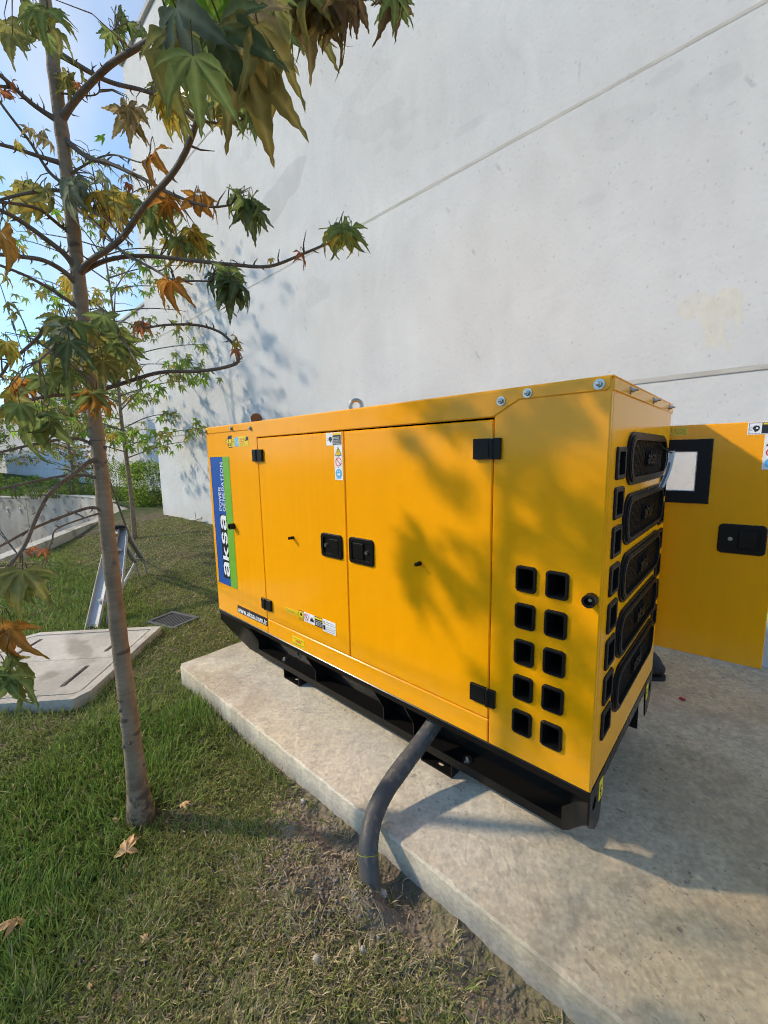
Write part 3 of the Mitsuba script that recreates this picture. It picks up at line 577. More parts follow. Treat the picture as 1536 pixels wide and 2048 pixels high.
tag("setback_building", "lower white panelled wall standing back beyond the hedge", "building")
for z0, z1 in ((-1.2, 0.83), (0.845, 2.82), (2.835, 4.82), (4.835, 6.80)):
    put("setback_building__wall_panel", box(-80, -6.7, 4.5, 4.75, z0, z1, 0.012), "wall_plaster")
put("setback_building__joint", cat([box(-80, -6.7, 4.53, 4.70, z - 0.02, z + 0.03) for z in (0.8375, 2.8275, 4.8275)]), "joint_filler")
put("setback_building__coping", box(-80.1, -6.7, 4.45, 4.8, 6.805, 6.90, 0.01), "joint_filler")

# ------------------------------------------------------------------ kerb and the retaining wall across the ramp


def strip(path, off0, off1, z0, z1):
    """A wall of constant thickness along a path of (x, y); z0, z1 per point."""
    p = np.asarray(path, float)
    t = np.gradient(p, axis=0)
    t /= np.linalg.norm(t, axis=1, keepdims=True)
    nrm = np.stack([-t[:, 1], t[:, 0]], 1)
    A, B = p + nrm * off0, p + nrm * off1
    z0, z1 = np.broadcast_to(z0, len(p)), np.broadcast_to(z1, len(p))
    v = np.stack([np.c_[A, z0], np.c_[A, z1], np.c_[B, z1], np.c_[B, z0]], 1).reshape(-1, 3)
    f = []
    for i in range(len(p) - 1):
        for k in range(4):
            a, b = i * 4 + k, i * 4 + (k + 1) % 4
            f += [(a, b, b + 4), (a, b + 4, a + 4)]
    e = 4 * (len(p) - 1)
    f += [(0, 2, 1), (0, 3, 2), (e, e + 1, e + 2), (e, e + 2, e + 3)]
    return trimesh.Trimesh(v, f, process=False)


kp = spline(KERB, 10)
put("kerb", strip(kp, -0.02, 0.17, -1.7, 0.035 + 0.02 * sstep(-6, -8.5, kp[:, 0])), "old_concrete", smooth=30)
tag("kerb", "long pale concrete kerb along the edge of the lawn", "kerb", kind="structure")

rp = RET
ztop = 0.06 + 0.17 * sstep(-8.9, -13.5, rp[:, 0])
cut = int(np.argmin(np.abs(rp[:, 0] + 17.2)))
tag("retaining_wall", "curved grey concrete retaining wall with small metal plates", "wall")
put("retaining_wall__wall_panel", strip(rp[:cut + 1], 0.0, -0.22, -4.2, ztop[:cut + 1] - 0.03), "stained_concrete", smooth=30)
put("retaining_wall__wall_panel", strip(rp[cut:], 0.01, -0.22, -4.6, ztop[cut:] - 0.20), "stained_concrete", smooth=30)
put("retaining_wall__coping", strip(rp[:cut + 1], 0.03, -0.25, ztop[:cut + 1] - 0.028, ztop[:cut + 1]), "old_concrete", smooth=30)
put("retaining_wall__coping", strip(rp[cut:], 0.03, -0.25, ztop[cut:] - 0.198, ztop[cut:] - 0.165), "old_concrete", smooth=30)
arc = np.r_[0, np.cumsum(np.linalg.norm(np.diff(rp, axis=0), axis=1))]
for s, z in ((2.6, -0.50), (3.7, -0.36), (4.6, -0.56), (5.5, -0.34), (6.8, -0.32), (7.6, -0.26), (5.6, -1.45), (9.0, -0.42), (9.8, -0.42)):
    c = np.array([np.interp(s, arc, rp[:, 0]), np.interp(s, arc, rp[:, 1])])
    d = np.array([np.interp(s + 0.1, arc, rp[:, 0]), np.interp(s + 0.1, arc, rp[:, 1])]) - c
    ang = math.degrees(math.atan2(d[1], d[0]))
    pl = cat([box(-0.07, 0.07, 0.0, 0.012, -0.09, 0.09, 0.003), box(-0.05, 0.05, 0.012, 0.05, -0.10, -0.06, 0.003), box(-0.05, -0.02, 0.012, 0.05, -0.06, 0.06, 0.003), cyl((0.03, 0.012, 0.03), (0.03, 0.06, 0.03), 0.016, 8)])
    put("retaining_wall__anchor_plate", pl, "aluminium", to_world=T().translate([c[0], c[1], z]).rotate([0, 0, 1], ang))

# ------------------------------------------------------------------ hatch slab
tag("access_hatch", "square concrete hatch slab with lifting bars set in the lawn", "hatch")
HM = np.array([[HATCH_1[0], HATCH_2[0], 0, HATCH_O[0]], [HATCH_1[1], HATCH_2[1], 0, HATCH_O[1]], [0, 0, 1, 0], [0, 0, 0, 1.0]])
S = 1.065
outer = Polygon([(0, 0), (S - 0.09, 0), (S, 0.05), (S, S - 0.02), (S - 0.02, S), (0.10, S), (0, S - 0.10)])
inner = outer.buffer(-0.055, join_style=2)
TOPZ = -0.060


def flip(m):
    m = m.copy()
    m.apply_transform(HM)
    m.fix_normals()
    return m


put("access_hatch__frame", flip(lay(extr(outer.difference(inner), 0.30), np.eye(4), (0, 0, TOPZ - 0.30))), "old_concrete")
put("access_hatch__bed", flip(lay(extr(inner, 0.02), np.eye(4), (0, 0, TOPZ - 0.06))), "void_black")
lid = inner.buffer(-0.012, join_style=2)
for a0, a1 in ((0, 0.531), (0.535, S)):
    lp = lid.intersection(sbox(a0, 0, a1, S))
    bars = [(0.30, 0.215), (0.27, 0.86)] if a0 == 0 else [(0.775, 0.215), (0.79, 0.86)]
    slots = unary_union([rrect(u - 0.135, u + 0.135, w - 0.016, w + 0.016, 0.012) for u, w in bars])
    put("access_hatch__lid", flip(lay(extr(lp.difference(slots), 0.04), np.eye(4), (0, 0, TOPZ - 0.042))), "old_concrete")
    for u, w in bars:
        put("access_hatch__lifting_bar", flip(tube([(u - 0.132, w, TOPZ - 0.02), (u - 0.10, w, TOPZ - 0.006), (u, w + 0.002, TOPZ - 0.002), (u + 0.10, w, TOPZ - 0.006), (u + 0.132, w, TOPZ - 0.02)], 0.008, 8)), "bar_steel", smooth=40)

# ------------------------------------------------------------------ drain grate
tag("drain_grate", "small black slotted drain grate in the grass behind the hatch", "drain")
DM = np.array([[DRAIN_1[0], DRAIN_2[0], 0, DRAIN_O[0]], [DRAIN_1[1], DRAIN_2[1], 0, DRAIN_O[1]], [0, 0, 1, 0], [0, 0, 0, 1.0]])
zd = float(height(*DRAIN_O)) + 0.012
fr = sbox(-0.185, -0.145, 0.185, 0.145).difference(sbox(-0.15, -0.11, 0.15, 0.11))
put("drain_grate__frame", lay(extr(fr, 0.06), DM, (0, 0, zd - 0.055)), "slat_steel")
put("drain_grate__pit", lay(box(-0.15, 0.15, -0.11, 0.11, -0.09, -0.08), DM, (0, 0, zd)), "void_black")
for x in np.linspace(-0.138, 0.138, 10):
    put("drain_grate__bar", lay(box(x - 0.007, x + 0.007, -0.11, 0.11, -0.02, 0.0, 0.001), DM, (0, 0, zd - 0.004)), "slat_steel")

# an unseen tall block added on the left to shade the far setback wall
tag("added_shade_block", "unseen plain block added beyond the ramp to shade the setback wall", "building")
put("added_shade_block__wall", box(-75, -40, -22, -6, -2, 14.1, 0.02), "wall_plaster")
put("added_shade_block__coping", box(-75.1, -39.95, -22.1, -5.95, 14.105, 14.3, 0.02), "joint_filler")

# ------------------------------------------------------------------ the generator
G = "generator"
tag(G, "yellow enclosed diesel generator on a black base frame, its rear door swung open", "generator")
L, W, ZB, ZT = 2.435, 0.986, 0.300, 1.550
X1, XM, X2 = 0.631, 1.357, 2.088
YP = "yellow_paint"


def sheet(poly, y0=0.0, depth=0.018, c=0.0035):
    """A pressed sheet on the front: an outline in (x, z), its outer edge rolled over."""
    rim_in = poly.buffer(-c, join_style=2)
    v, f = [], []

    def ring(pa, za, pb, zb):
        A, Bc = np.array(pa.coords)[:-1], np.array(pb.coords)[:-1]
        k = len(v)
        v.extend(np.c_[A, np.full(len(A), za)]); v.extend(np.c_[Bc, np.full(len(Bc), zb)])
        m = len(A)
        for i in range(m):
            j = (i + 1) % m
            f.append((k + i, k + j, k + m + j)); f.append((k + i, k + m + j, k + m + i))

    from shapely.geometry.polygon import orient
    P, R = orient(poly), orient(rim_in)
    if len(P.exterior.coords) == len(R.exterior.coords):
        ring(P.exterior, 0, P.exterior, depth - c)
        ring(P.exterior, depth - c, R.exterior, depth)
    for h in P.interiors:
        ring(h, 0, h, depth)
    face = Polygon(R.exterior.coords, [h.coords for h in P.interiors])
    tv, tf = trimesh.creation.triangulate_polygon(face, engine="earcut")
    k = len(v)
    v.extend(np.c_[tv, np.full(len(tv), depth)])
    a, b, cc = tv[tf[0][0]], tv[tf[0][1]], tv[tf[0][2]]
    if (b[0] - a[0]) * (cc[1] - a[1]) - (b[1] - a[1]) * (cc[0] - a[0]) < 0: tf = tf[:, ::-1]
    f.extend((tf + k).tolist())
    return trimesh.Trimesh(np.array(v), np.array(f), process=False)


def front(poly, depth=0.018, proud=0.0):
    return lay(sheet(poly, depth=depth), FRONT, (0, depth - proud, 0))


VENTS = [(xa, xb, z) for xa, xb in ((2.180, 2.248), (2.278, 2.347)) for z in (0.986 - 0.126 * np.arange(5))]
holes = unary_union([rrect(xa + 0.004, xb - 0.004, z - 0.083, z - 0.004, 0.008) for xa, xb, z in VENTS])
g = 0.002
put(G + "__corner_panel", front(sbox(0, ZB, X1 - g, 1.54)), YP)
put(G + "__corner_panel", front(sbox(X2 + g, ZB, L, 1.54).difference(holes)), YP)
put(G + "__door", front(sbox(X1 + g, 0.3935, XM - g, 1.4585)), YP)
put(G + "__door", front(sbox(XM + g, 0.3935, X2 - g, 1.4585)), YP)
put(G + "__sill", front(sbox(X1 + g, ZB, X2 - g, 0.3895)), YP)
roof_front = Polygon([(0.002, 1.550), (0.0, 1.512), (0.008, 1.5105), (0.540, 1.508), (0.628, 1.4625), (2.088, 1.4655), (2.174, 1.512), (2.422, 1.5115), (2.432, 1.520), (2.432, 1.550)])
put(G + "__roof", cat([front(roof_front, 0.016, 0.004),
                       box(0, L + 0.004, 0.0, W + 0.006, 1.546, 1.552, 0.002),
                       box(-0.004, 0.006, 0.0, W, 1.505, 1.548, 0.001),
                       box(0, L, W - 0.004, W + 0.005, 1.505, 1.548, 0.001)]), YP)
put(G + "__roof_skirt", box(L - 0.012, L + 0.0045, 0.003, W + 0.010, 1.5115, 1.5455, 0.002), YP)
SLOTS = [(ya, yb, zt - 0.119 * k) for ya, yb, m, zt in ((0.078, 0.182, 8, 1.361), (0.832, 0.945, 7, 1.361)) for k in range(m)]
GRILLES = [(0.195, 0.862, 1.238 - 0.1975 * k, 1.409 - 0.1975 * k) for k in range(5)]
eh = unary_union([rrect(a + 0.006, b - 0.006, z - 0.091, z - 0.006, 0.008) for a, b, z in SLOTS] + [rrect(a + 0.02, b - 0.02, z0 + 0.02, z1 - 0.02, 0.05) for a, b, z0, z1 in GRILLES])
put(G + "__end_panel", lay(sheet(sbox(0.0195, ZB, W, 1.545).difference(eh), depth=0.018), ENDF, (L - 0.018, 0, 0)), YP)
put(G + "__end_panel", box(0.0, 0.018, 0.019, W, ZB, 1.545, 0.003), YP)
put(G + "__rear_panel", cat([box(0.0, X1 + 0.01, W - 0.018, W, ZB, 1.545, 0.003), box(X2, L - 0.019, W - 0.018, W, ZB, 1.545, 0.003), box(X1 + 0.01, X2, W - 0.018, W, ZB, 0.39, 0.003), box(X1 + 0.01, XM, W - 0.018, W, 0.394, 1.46, 0.003)]), YP)
put(G + "__dark_core", cat([box(0.03, L - 0.09, 0.09, W - 0.16, 0.31, 1.50), box(0.03, L - 0.03, 0.022, 0.026, 1.05, 1.5), box(0.03, 2.1, 0.022, 0.026, 0.31, 1.5)]), "void_black")  # black core added to stop light passing through the body

# square intake vents on the right corner panel: a proud frame on a duct that runs inwards
for xa, xb, z in VENTS:
    fo, fi = rrect(xa, xb, z - 0.087, z, 0.013), rrect(xa + 0.0085, xb - 0.0085, z - 0.0785, z - 0.0085, 0.006)
    lip = lay(sheet(Polygon(fo.exterior.coords, [fi.exterior.coords]), depth=0.010, c=0.003), FRONT, (0, 0.0, 0))
    duct = lay(extr(Polygon(rrect(xa + 0.0055, xb - 0.0055, z - 0.0815, z - 0.0055, 0.007).exterior.coords, [fi.exterior.coords]), 0.06), FRONT, (0, 0.06, 0))
    put(G + "__intake_vent", cat([lip, duct]), "black_plastic", smooth=35)

# end grilles: rounded frame, woven bars, raised letters
word = meshkit.text_mesh("aksa", 0.05, 0.004, bold=True)
for a, b, z0, z1 in GRILLES:
    o, i = rrect(a, b, z0, z1, 0.075, 8), rrect(a + 0.034, b - 0.034, z0 + 0.026, z1 - 0.026, 0.050, 8)
    oi = rrect(a + 0.010, b - 0.010, z0 + 0.010, z1 - 0.010, 0.066, 8)
    fr_ = cat([lay(extr(Polygon(o.exterior.coords, [i.exterior.coords]), 0.007), ENDF, (L, 0, 0)), lay(extr(Polygon(oi.exterior.coords, [i.exterior.coords]), 0.006), ENDF, (L + 0.007, 0, 0)),
               lay(extr(Polygon(rrect(a + 0.017, b - 0.017, z0 + 0.016, z1 - 0.016, 0.06, 8).exterior.coords, [i.exterior.coords]), 0.002), ENDF, (L + 0.013, 0, 0))])
    k = put(G + "__grille", fr_, "black_plastic", smooth=20)
    bars = []
    for sgn, dep in ((1, 0.0), (-1, 0.0018)):
        for t in np.arange(-0.5, 1.2, 0.0125):
            ln = LineString([(a + t, z0), (a + t + sgn * (z1 - z0) * 0.62, z1)]).buffer(0.0017, cap_style=2).intersection(i.buffer(0.004))
            if not ln.is_empty and ln.geom_type == "Polygon" and ln.area > 1e-5:
                bars.append(lay(extr(ln, 0.0025), ENDF, (L + 0.001 + dep, 0, 0)))
    put(k + "__mesh", cat(bars), "black_plastic")
    put(k + "__backing", lay(extr(i.buffer(0.008), 0.002), ENDF, (L - 0.040, 0, 0)), "void_black")
    wd = word.copy()
    wd.apply_scale([0.125 / np.ptp(wd.vertices[:, 0]), 0.048 / np.ptp(wd.vertices[:, 1]), 1.6])
    wd.apply_translation(-wd.bounds.mean(0))
    pad = extr(rrect((a + b) / 2 - 0.072, (a + b) / 2 + 0.072, (z0 + z1) / 2 - 0.032, (z0 + z1) / 2 + 0.032, 0.006), 0.003)
    put(k + "__lettering", cat([lay(wd, ENDF, (L + 0.0115, (a + b) / 2, (z0 + z1) / 2))]), "black_plastic")
    put(k + "__letter_plate", lay(pad, ENDF, (L + 0.0045, 0, 0)), "void_black")
for a, b, z in SLOTS:
    o, i = rrect(a, b, z - 0.097, z, 0.012), rrect(a + 0.018, b - 0.018, z - 0.083, z - 0.014, 0.006)
    fr_ = cat([lay(sheet(Polygon(o.exterior.coords, [i.exterior.coords]), depth=0.007, c=0.003), ENDF, (L, 0, 0)), lay(extr(Polygon(i.buffer(0.0035).exterior.coords, [i.exterior.coords]), 0.05), ENDF, (L - 0.05, 0, 0))])
    put(G + "__slot_vent", fr_, "black_plastic", smooth=35)

# hinges
for (xa, xb, z0, z1), xs, wide in (((0.587, 0.689, 1.328, 1.395), X1, 1), ((0.591, 0.692, 0.452, 0.518), X1, 1), ((2.019, 2.119, 1.329, 1.398), X2, -1), ((2.017, 2.116, 0.449, 0.515), X2, -1)):
    low = z0 < 1
    h = put(G + "__hinge", cat([box(xa, xs - 0.006, -0.013, 0.0, z0, z1, 0.002), box(xs + 0.006, xb, -0.013, 0.0, z0, z1, 0.002)]), "black_plastic")
    put(h + "__barrel", cat([cyl((xs, -0.0105, z0 + 0.001), (xs, -0.0105, z1 - 0.001), 0.0085, 14), box(xs - 0.012, xs - 0.0085, -0.0155, -0.011, z0 + 0.008, z1 - 0.008, 0.001)]), "black_plastic", smooth=40)
    put(h + "__hinge_pin", cyl((xs, -0.0105, z1 - 0.001), (xs, -0.0105, z1 + 0.003), 0.004, 10), "zinc", smooth=40)


# paddle handles: sunk dish, paddle, cylinder lock
def handle(parent, xa, xb, z0, z1, lock_left, M=FRONT, off=(0, 0, 0)):
    o, i = rrect(xa, xb, z0, z1, 0.018), rrect(xa + 0.020, xb - 0.020, z0 + 0.018, z1 - 0.018, 0.006)
    o2 = rrect(xa + 0.006, xb - 0.006, z0 + 0.006, z1 - 0.006, 0.014)
    fr_ = cat([lay(sheet(Polygon(o.exterior.coords, [i.exterior.coords]), depth=0.009, c=0.004), M, off), lay(extr(i, 0.0012), M, off)])
    k = put(parent + "__door_handle", fr_, "black_steel", smooth=25)
    w = xb - xa
    pa, pb = (xa + 0.062, xb - 0.026) if lock_left else (xa + 0.026, xb - 0.062)
    pad = sheet(rrect(pa, pb, z0 + 0.024, z1 - 0.024, 0.004), depth=0.0085, c=0.0025)
    put(k + "__paddle", lay(pad, M, off), "black_steel", smooth=25)
    lx = xa + 0.040 if lock_left else xb - 0.040
    lock = cat([cyl((lx, (z0 + z1) / 2, 0.0012), (lx, (z0 + z1) / 2, 0.012), 0.0085, 16), box(lx - 0.0012, lx + 0.0012, (z0 + z1) / 2 - 0.005, (z0 + z1) / 2 + 0.005, 0.012, 0.0128)])
    put(k + "__lock", lay(lock, M, off), "zinc", smooth=40)
    glint = cat([box(pa + 0.004, pb - 0.004, z1 - 0.0245, z1 - 0.0235, 0.0088, 0.0098)])
    return k


handle(G, 1.174, 1.328, 0.863, 0.981, True)
handle(G, 1.376, 1.532, 0.863, 0.984, False)

# rubber stops and pegs
for x in (0.297, 2.411):
    c = extr(ring_xy(0, 0, 0.0190).difference(ring_xy(0, 0, 0.012)), 0.032)
    c = cat([c, extr(ring_xy(0, 0, 0.015), 0.012)])
    k = put(G + "__rubber_stop", lay(c, FRONT, (x, 0, 0.921)), "black_plastic", smooth=35)
    put(k + "__screw", lay(extr(ring_xy(0, 0, 0.005, 4), 0.004), FRONT, (x, -0.012, 0.921)), "lens_white", smooth=35)
for x in (0.936, 1.783):
    put(G + "__door_peg", cat([cyl((x, 0, 0.924), (x, -0.012, 0.924), 0.0085, 12), cyl((x, -0.010, 0.924), (x, -0.028, 0.924), 0.0065, 12), cyl((x, -0.023, 0.924), (x, -0.029, 0.924), 0.0080, 12)]), "black_plastic", smooth=35)

# bolts of the roof
for x, z in ((2.115, 1.514), (2.202, 1.529), (2.403, 1.530)):
    put(G + "__roof_bolt", lay(hexbolt(0.0085, 0.0145, 0.009), FRONT, (x, -0.004, z)), "zinc", smooth=30)
for x, z in ((0.014, 1.526), (0.358, 1.527), (0.575, 1.516)):
    put(G + "__roof_bolt", lay(hexbolt(0.0085, 0.0130, 0.009), FRONT, (x, -0.004, z)), "zinc", smooth=30)
for y in (0.186, 0.543, 0.880):
    put(G + "__roof_bolt", lay(hexbolt(0.0075, 0.0125, 0.008, 0.022), ENDF, (L + 0.0045, y, 1.529)), "zinc", smooth=30)
tor = trimesh.creation.torus(0.034, 0.0115, major_sections=28, minor_sections=12)
tor.apply_transform(trimesh.transformations.rotation_matrix(math.pi / 2, [1, 0, 0]))
tor.apply_transform(trimesh.transformations.rotation_matrix(0.75, [0, 0, 1]))
tor.apply_translation([0.935, 0.49, 1.645])
put(G + "__lifting_eye", cat([tor, cyl((0.935, 0.49, 1.552), (0.935, 0.49, 1.565), 0.026, 20), cyl((0.935, 0.49, 1.56), (0.935, 0.49, 1.612), 0.012, 14)]), "zinc", smooth=40)
# rusty exhaust with its rain flap standing open
put(G + "__exhaust_pipe", cyl((0.10, 0.33, 1.55), (0.10, 0.33, 1.585), 0.034, 20), "rusty_steel", smooth=40)
flap = extr(ring_xy(0, 0, 0.040), 0.004)
flap.apply_transform(trimesh.transformations.rotation_matrix(-1.15, [0.5, 0.85, 0]))
flap.apply_translation([0.085, 0.33, 1.622])
put(G + "__rain_flap", cat([flap, cyl((0.07, 0.335, 1.585), (0.075, 0.335, 1.6), 0.006, 8)]), "rusty_steel", smooth=30)

# ---- base frame
BS = "black_steel"
bf = put(G + "__base_frame", cat([
    box(0.001, L - 0.001, 0.002, 0.05, 0.268, 0.2985, 0.004),
    box(0.001, L - 0.001, W - 0.05, W, 0.268, 0.2985, 0.004),
    box(0.02, L - 0.02, 0.155, 0.162, 0.062, 0.268), box(0.02, L - 0.02, W - 0.162, W - 0.155, 0.062, 0.268),
    box(0.05, L - 0.05, 0.05, W - 0.05, 0.285, 0.2985),
    box(0.384, 2.335, 0.065, 0.156, 0.092, 0.098), box(0.384, 2.335, 0.065, 0.070, 0.060, 0.0975, 0.001),
    box(0.384, 2.335, W - 0.156, W - 0.065, 0.092, 0.098),
    box(L - 0.004, L + 0.001, 0.155, W - 0.155, 0.255, 0.2985)]), BS)
for x in (0.386, 0.989, 1.505, 1.686):
    pg = Polygon([(0.006, 0.268), (0.006, 0.262), (0.062, 0.165), (0.066, 0.150), (0.066, 0.0985), (0.155, 0.0985), (0.155, 0.268)])
    m = extr(pg, 0.005)
    put(bf + "__gusset", lay(m, np.array([[0, 0, 1, x], [1, 0, 0, 0], [0, 1, 0, 0], [0, 0, 0, 1.0]])), BS)
for x0, x1 in ((0.672, 0.827), (1.728, 1.892)):
    fp = Polygon(sbox(x0, 0.066, x1, 0.21).exterior.coords, [affinity.scale(Point((x0 + x1) / 2, 0.10).buffer(0.012), 1.6, 0.8).exterior.coords])
    put(bf + "__foot", cat([lay(extr(fp, 0.006), np.eye(4), (0, 0, 0.001)), box(x0, x0 + 0.006, 0.066, 0.21, 0.007, 0.0915), box(x1 - 0.006, x1, 0.066, 0.21, 0.007, 0.0915), box(x0 + 0.006, x1 - 0.006, 0.19, 0.196, 0.007, 0.0915)]), BS)
    put(bf + "__foot", box(x0, x1, W - 0.2, W - 0.066, 0.001, 0.0915), BS)
for x in (0.643, 1.948):
    b_ = hexbolt(0.011, 0.020, 0.009)
    b_.apply_translation([x, 0.098, 0.0985])
    put(bf + "__bolt", b_, "zinc", smooth=30)


def quads(P, th=0.004):
    """A folded sheet through rows of points (n, 2, 3), given some thickness."""
    P = np.asarray(P, float)
    n = len(P)
    v = P.reshape(-1, 3)
    f = []
    for i in range(n - 1):
        f += [(2 * i, 2 * i + 1, 2 * i + 3), (2 * i, 2 * i + 3, 2 * i + 2)]
    m = trimesh.Trimesh(v, f, process=False)
    nv = m.vertex_normals
    k = len(v)
    w = v - nv * th
    g_ = [(c + k, b + k, a + k) for a, b, c in f]
    rim = [2 * i for i in range(n)] + [2 * i + 1 for i in range(n - 1, -1, -1)]
    s = []
    for a, b in zip(rim, rim[1:] + rim[:1]):
        s += [(a, b, b + k), (a, b + k, a + k)]
    m = trimesh.Trimesh(np.vstack([v, w]), np.array(f + g_ + s), process=False)
    m.fix_normals()
    return m


put(bf + "__end_bracket", quads([[(2.336, 0.066, 0.061), (2.336, 0.066, 0.150)], [(2.36, 0.062, 0.078), (2.358, 0.061, 0.175)], [(2.39, 0.045, 0.120), (2.388, 0.044, 0.215)], [(2.415, 0.022, 0.160), (2.413, 0.022, 0.245)], [(2.434, 0.004, 0.186), (2.433, 0.003, 0.266)]]), BS, smooth=40)
put(bf + "__end_bracket", quads([[(0.386, 0.066, 0.061), (0.386, 0.066, 0.160)], [(0.27, 0.066, 0.061), (0.32, 0.04, 0.220)], [(0.15, 0.040, 0.130), (0.28, 0.012, 0.262)], [(0.004, 0.004, 0.222), (0.010, 0.004, 0.266)]]), BS, smooth=40)
for side in (0, 1):
    pl = Polygon([(0.003, 0.298), (0.003, 0.187), (0.012, 0.170), (0.075, 0.12), (0.125, 0.12), (0.157, 0.262), (0.157, 0.298)])
    pl = pl.difference(Point(0.052, 0.232).buffer(0.022))
    if side: pl = affinity.translate(affinity.scale(pl, -1, 1, origin=(0, 0)), W, 0)
    put(bf + "__end_plate", lay(extr(pl, 0.006), ENDF, (L - 0.004, 0, 0)), BS)
    y0 = 0.098 if not side else W - 0.14
    st = put(bf + "__hook_sticker", lay(extr(sbox(y0, 0.205, y0 + 0.042, 0.275), 0.0012), ENDF, (L + 0.0022, 0, 0)), "yellow_vinyl", label="small yellow sticker on the end of the black base")
    put(st + "__print", lay(cat([extr(Point(y0 + 0.021, 0.242).buffer(0.012).difference(Point(y0 + 0.021, 0.242).buffer(0.007)).intersection(sbox(y0, 0.2, y0 + 0.024, 0.28)), 0.001), extr(sbox(y0 + 0.019, 0.212, y0 + 0.023, 0.232), 0.001)]), ENDF, (L + 0.0034, 0, 0)), "black_vinyl")
cable = spline([(0.80, 0.15, 0.25), (0.80, 0.12, 0.20), (0.79, 0.11, 0.165), (0.76, 0.115, 0.16), (0.72, 0.15, 0.185)], 6)
put(bf + "__cable_loop", tube(cable, 0.006, 8), "wire_steel", smooth=60)


# ---- stickers
def plate(parent, x0, x1, z0, z1, mat, proud=0.0012, base=0.0, label=None, name="sticker", M=FRONT, off=(0, 0, 0)):
    return put(parent + "__" + name, lay(extr(sbox(x0, z0, x1, z1), proud), M, np.array(off) + M[:3, 2] * base), mat, label=label)


def prints(parent, shapes, mat, base, M=FRONT, off=(0, 0, 0), name="print"):
    ms = [extr(s, 0.0006) for s in shapes if not s.is_empty]
    k = put(parent + "__" + name, lay(cat(ms), M, np.array(off) + M[:3, 2] * base), mat)
    if len(ms) > 1: labels[k] = {"kind": "stuff"}
    return k


def lines(x0, x1, zs, th, seed):
    r = np.random.default_rng(seed)
    out = []
    for z in zs:
        x = x0
        while x < x1 - 0.004:
            w = min(r.uniform(0.006, 0.016), x1 - x)
            out.append(sbox(x, z, x + w, z + th))
            x += w + 0.003
    return out


def words(text, w, h, M, off, bold=False, d=0.0008):
    t = meshkit.text_mesh(text, h, d, bold)
    b0, b1 = t.bounds
    t.apply_translation([-b0[0], -b0[1], -b0[2]])
    t.apply_scale([w / (b1[0] - b0[0]), h / (b1[1] - b0[1]), 1])
    return lay(t, M, off)


def tri(x, z, r):
    return Polygon([(x - r, z - 0.75 * r), (x + r, z - 0.75 * r), (x, z + r)])


# the tall brand sign
sg = put(G + "__brand_sign", lay(extr(sbox(0.034, 0.502, 0.2035, 1.359), 0.0014), FRONT), "blue_vinyl", label="tall blue and green vinyl sign with white lettering")
put(sg + "__green_stripe", lay(extr(sbox(0.204, 0.502, 0.2915, 1.359), 0.0014), FRONT), "green_vinyl")
put(sg + "__black_band", lay(extr(sbox(0.117, 0.552, 0.2040, 0.984), 0.0007), FRONT, (0, -0.0014, 0)), "black_vinyl")
big_ = []
z = 0.568
for ch, hgt in (("a", 0.095), ("k", 0.090), ("s", 0.082), ("a", 0.095)):
    t = meshkit.text_mesh(ch, 0.08, 0.0009, True)
    b0, b1 = t.bounds
    t.apply_translation([-b0[0], -b0[1], 0])
    t.apply_scale([hgt / (b1[0] - b0[0]), 0.079 / (b1[1] - b0[1]), 1])
    big_.append(lay(t, RISE, (0.2035, -0.0021, z)))
    z += hgt + 0.016
put(sg + "__lettering", cat(big_ + [words("POWER", 0.155, 0.036, RISE, (0.156, -0.0014, 1.008)), words("GENERATION", 0.315, 0.036, RISE, (0.2035, -0.0014, 1.008))]), "white_vinyl")
put(sg + "__print", lay(extr(sbox(0.283, 1.300, 0.2845, 1.345), 0.0006), FRONT, (0, -0.0014, 0)), "black_vinyl")
# the web address strip
ws = plate(G, 0.272, 0.6285, 0.343, 0.3935, "black_vinyl", label="black web address strip at the foot of the left panel", name="address_strip")
put(ws + "__lettering", words("www.aksa.com.tr", 0.345, 0.034, FRONT, (0.278, -0.0012, 0.3475), True), "white_vinyl")

# warning column on the left door
s0 = plate(G, 1.236, 1.341, 1.398, 1.4565, "white_vinyl", label="white and black noise warning label at the top of the left door", name="warning_label")
prints(s0, [sbox(1.283, 1.401, 1.3385, 1.4445)] + [Point(1.267, 1.428).buffer(0.011), Polygon([(1.258, 1.425), (1.270, 1.410), (1.276, 1.424), (1.270, 1.43)]), sbox(1.2475, 1.421, 1.254, 1.4225), sbox(1.2475, 1.426, 1.254, 1.4275), sbox(1.2475, 1.431, 1.254, 1.4325)], "black_vinyl", 0.0012)
prints(s0, [sbox(1.283, 1.4448, 1.3385, 1.4535)], "yellow_vinyl", 0.0012, name="yellow_band")
prints(s0, lines(1.287, 1.332, (1.406, 1.412, 1.420, 1.427, 1.434), 0.0022, 3), "white_vinyl", 0.0019, name="small_print")
s1 = plate(G, 1.2915, 1.3455, 1.240, 1.3978, "white_vinyl", label="narrow white column of hazard symbols on the left door", name="warning_label")
cxs = 1.3185
prints(s1, [tri(cxs, 1.369, 0.0235)] + [Point(cxs, z_).buffer(0.0022) for z_ in (1.347, 1.298)], "black_vinyl", 0.0012)
prints(s1, [tri(cxs, 1.3685, 0.0185)], "yellow_vinyl", 0.0018, name="yellow_band")
prints(s1, [sbox(cxs - 0.002, 1.366, cxs + 0.002, 1.380), Point(cxs, 1.360).buffer(0.0024)], "black_vinyl", 0.0024, name="mark")
prints(s1, [Point(cxs, 1.323).buffer(0.0205).difference(Point(cxs, 1.323).buffer(0.0165)), LineString([(cxs - 0.013, 1.336), (cxs + 0.013, 1.310)]).buffer(0.0022)], "red_vinyl", 0.0012, name="ban_ring")
prints(s1, [Point(cxs, 1.270).buffer(0.0215)], "sky_vinyl", 0.0012, name="blue_disc")
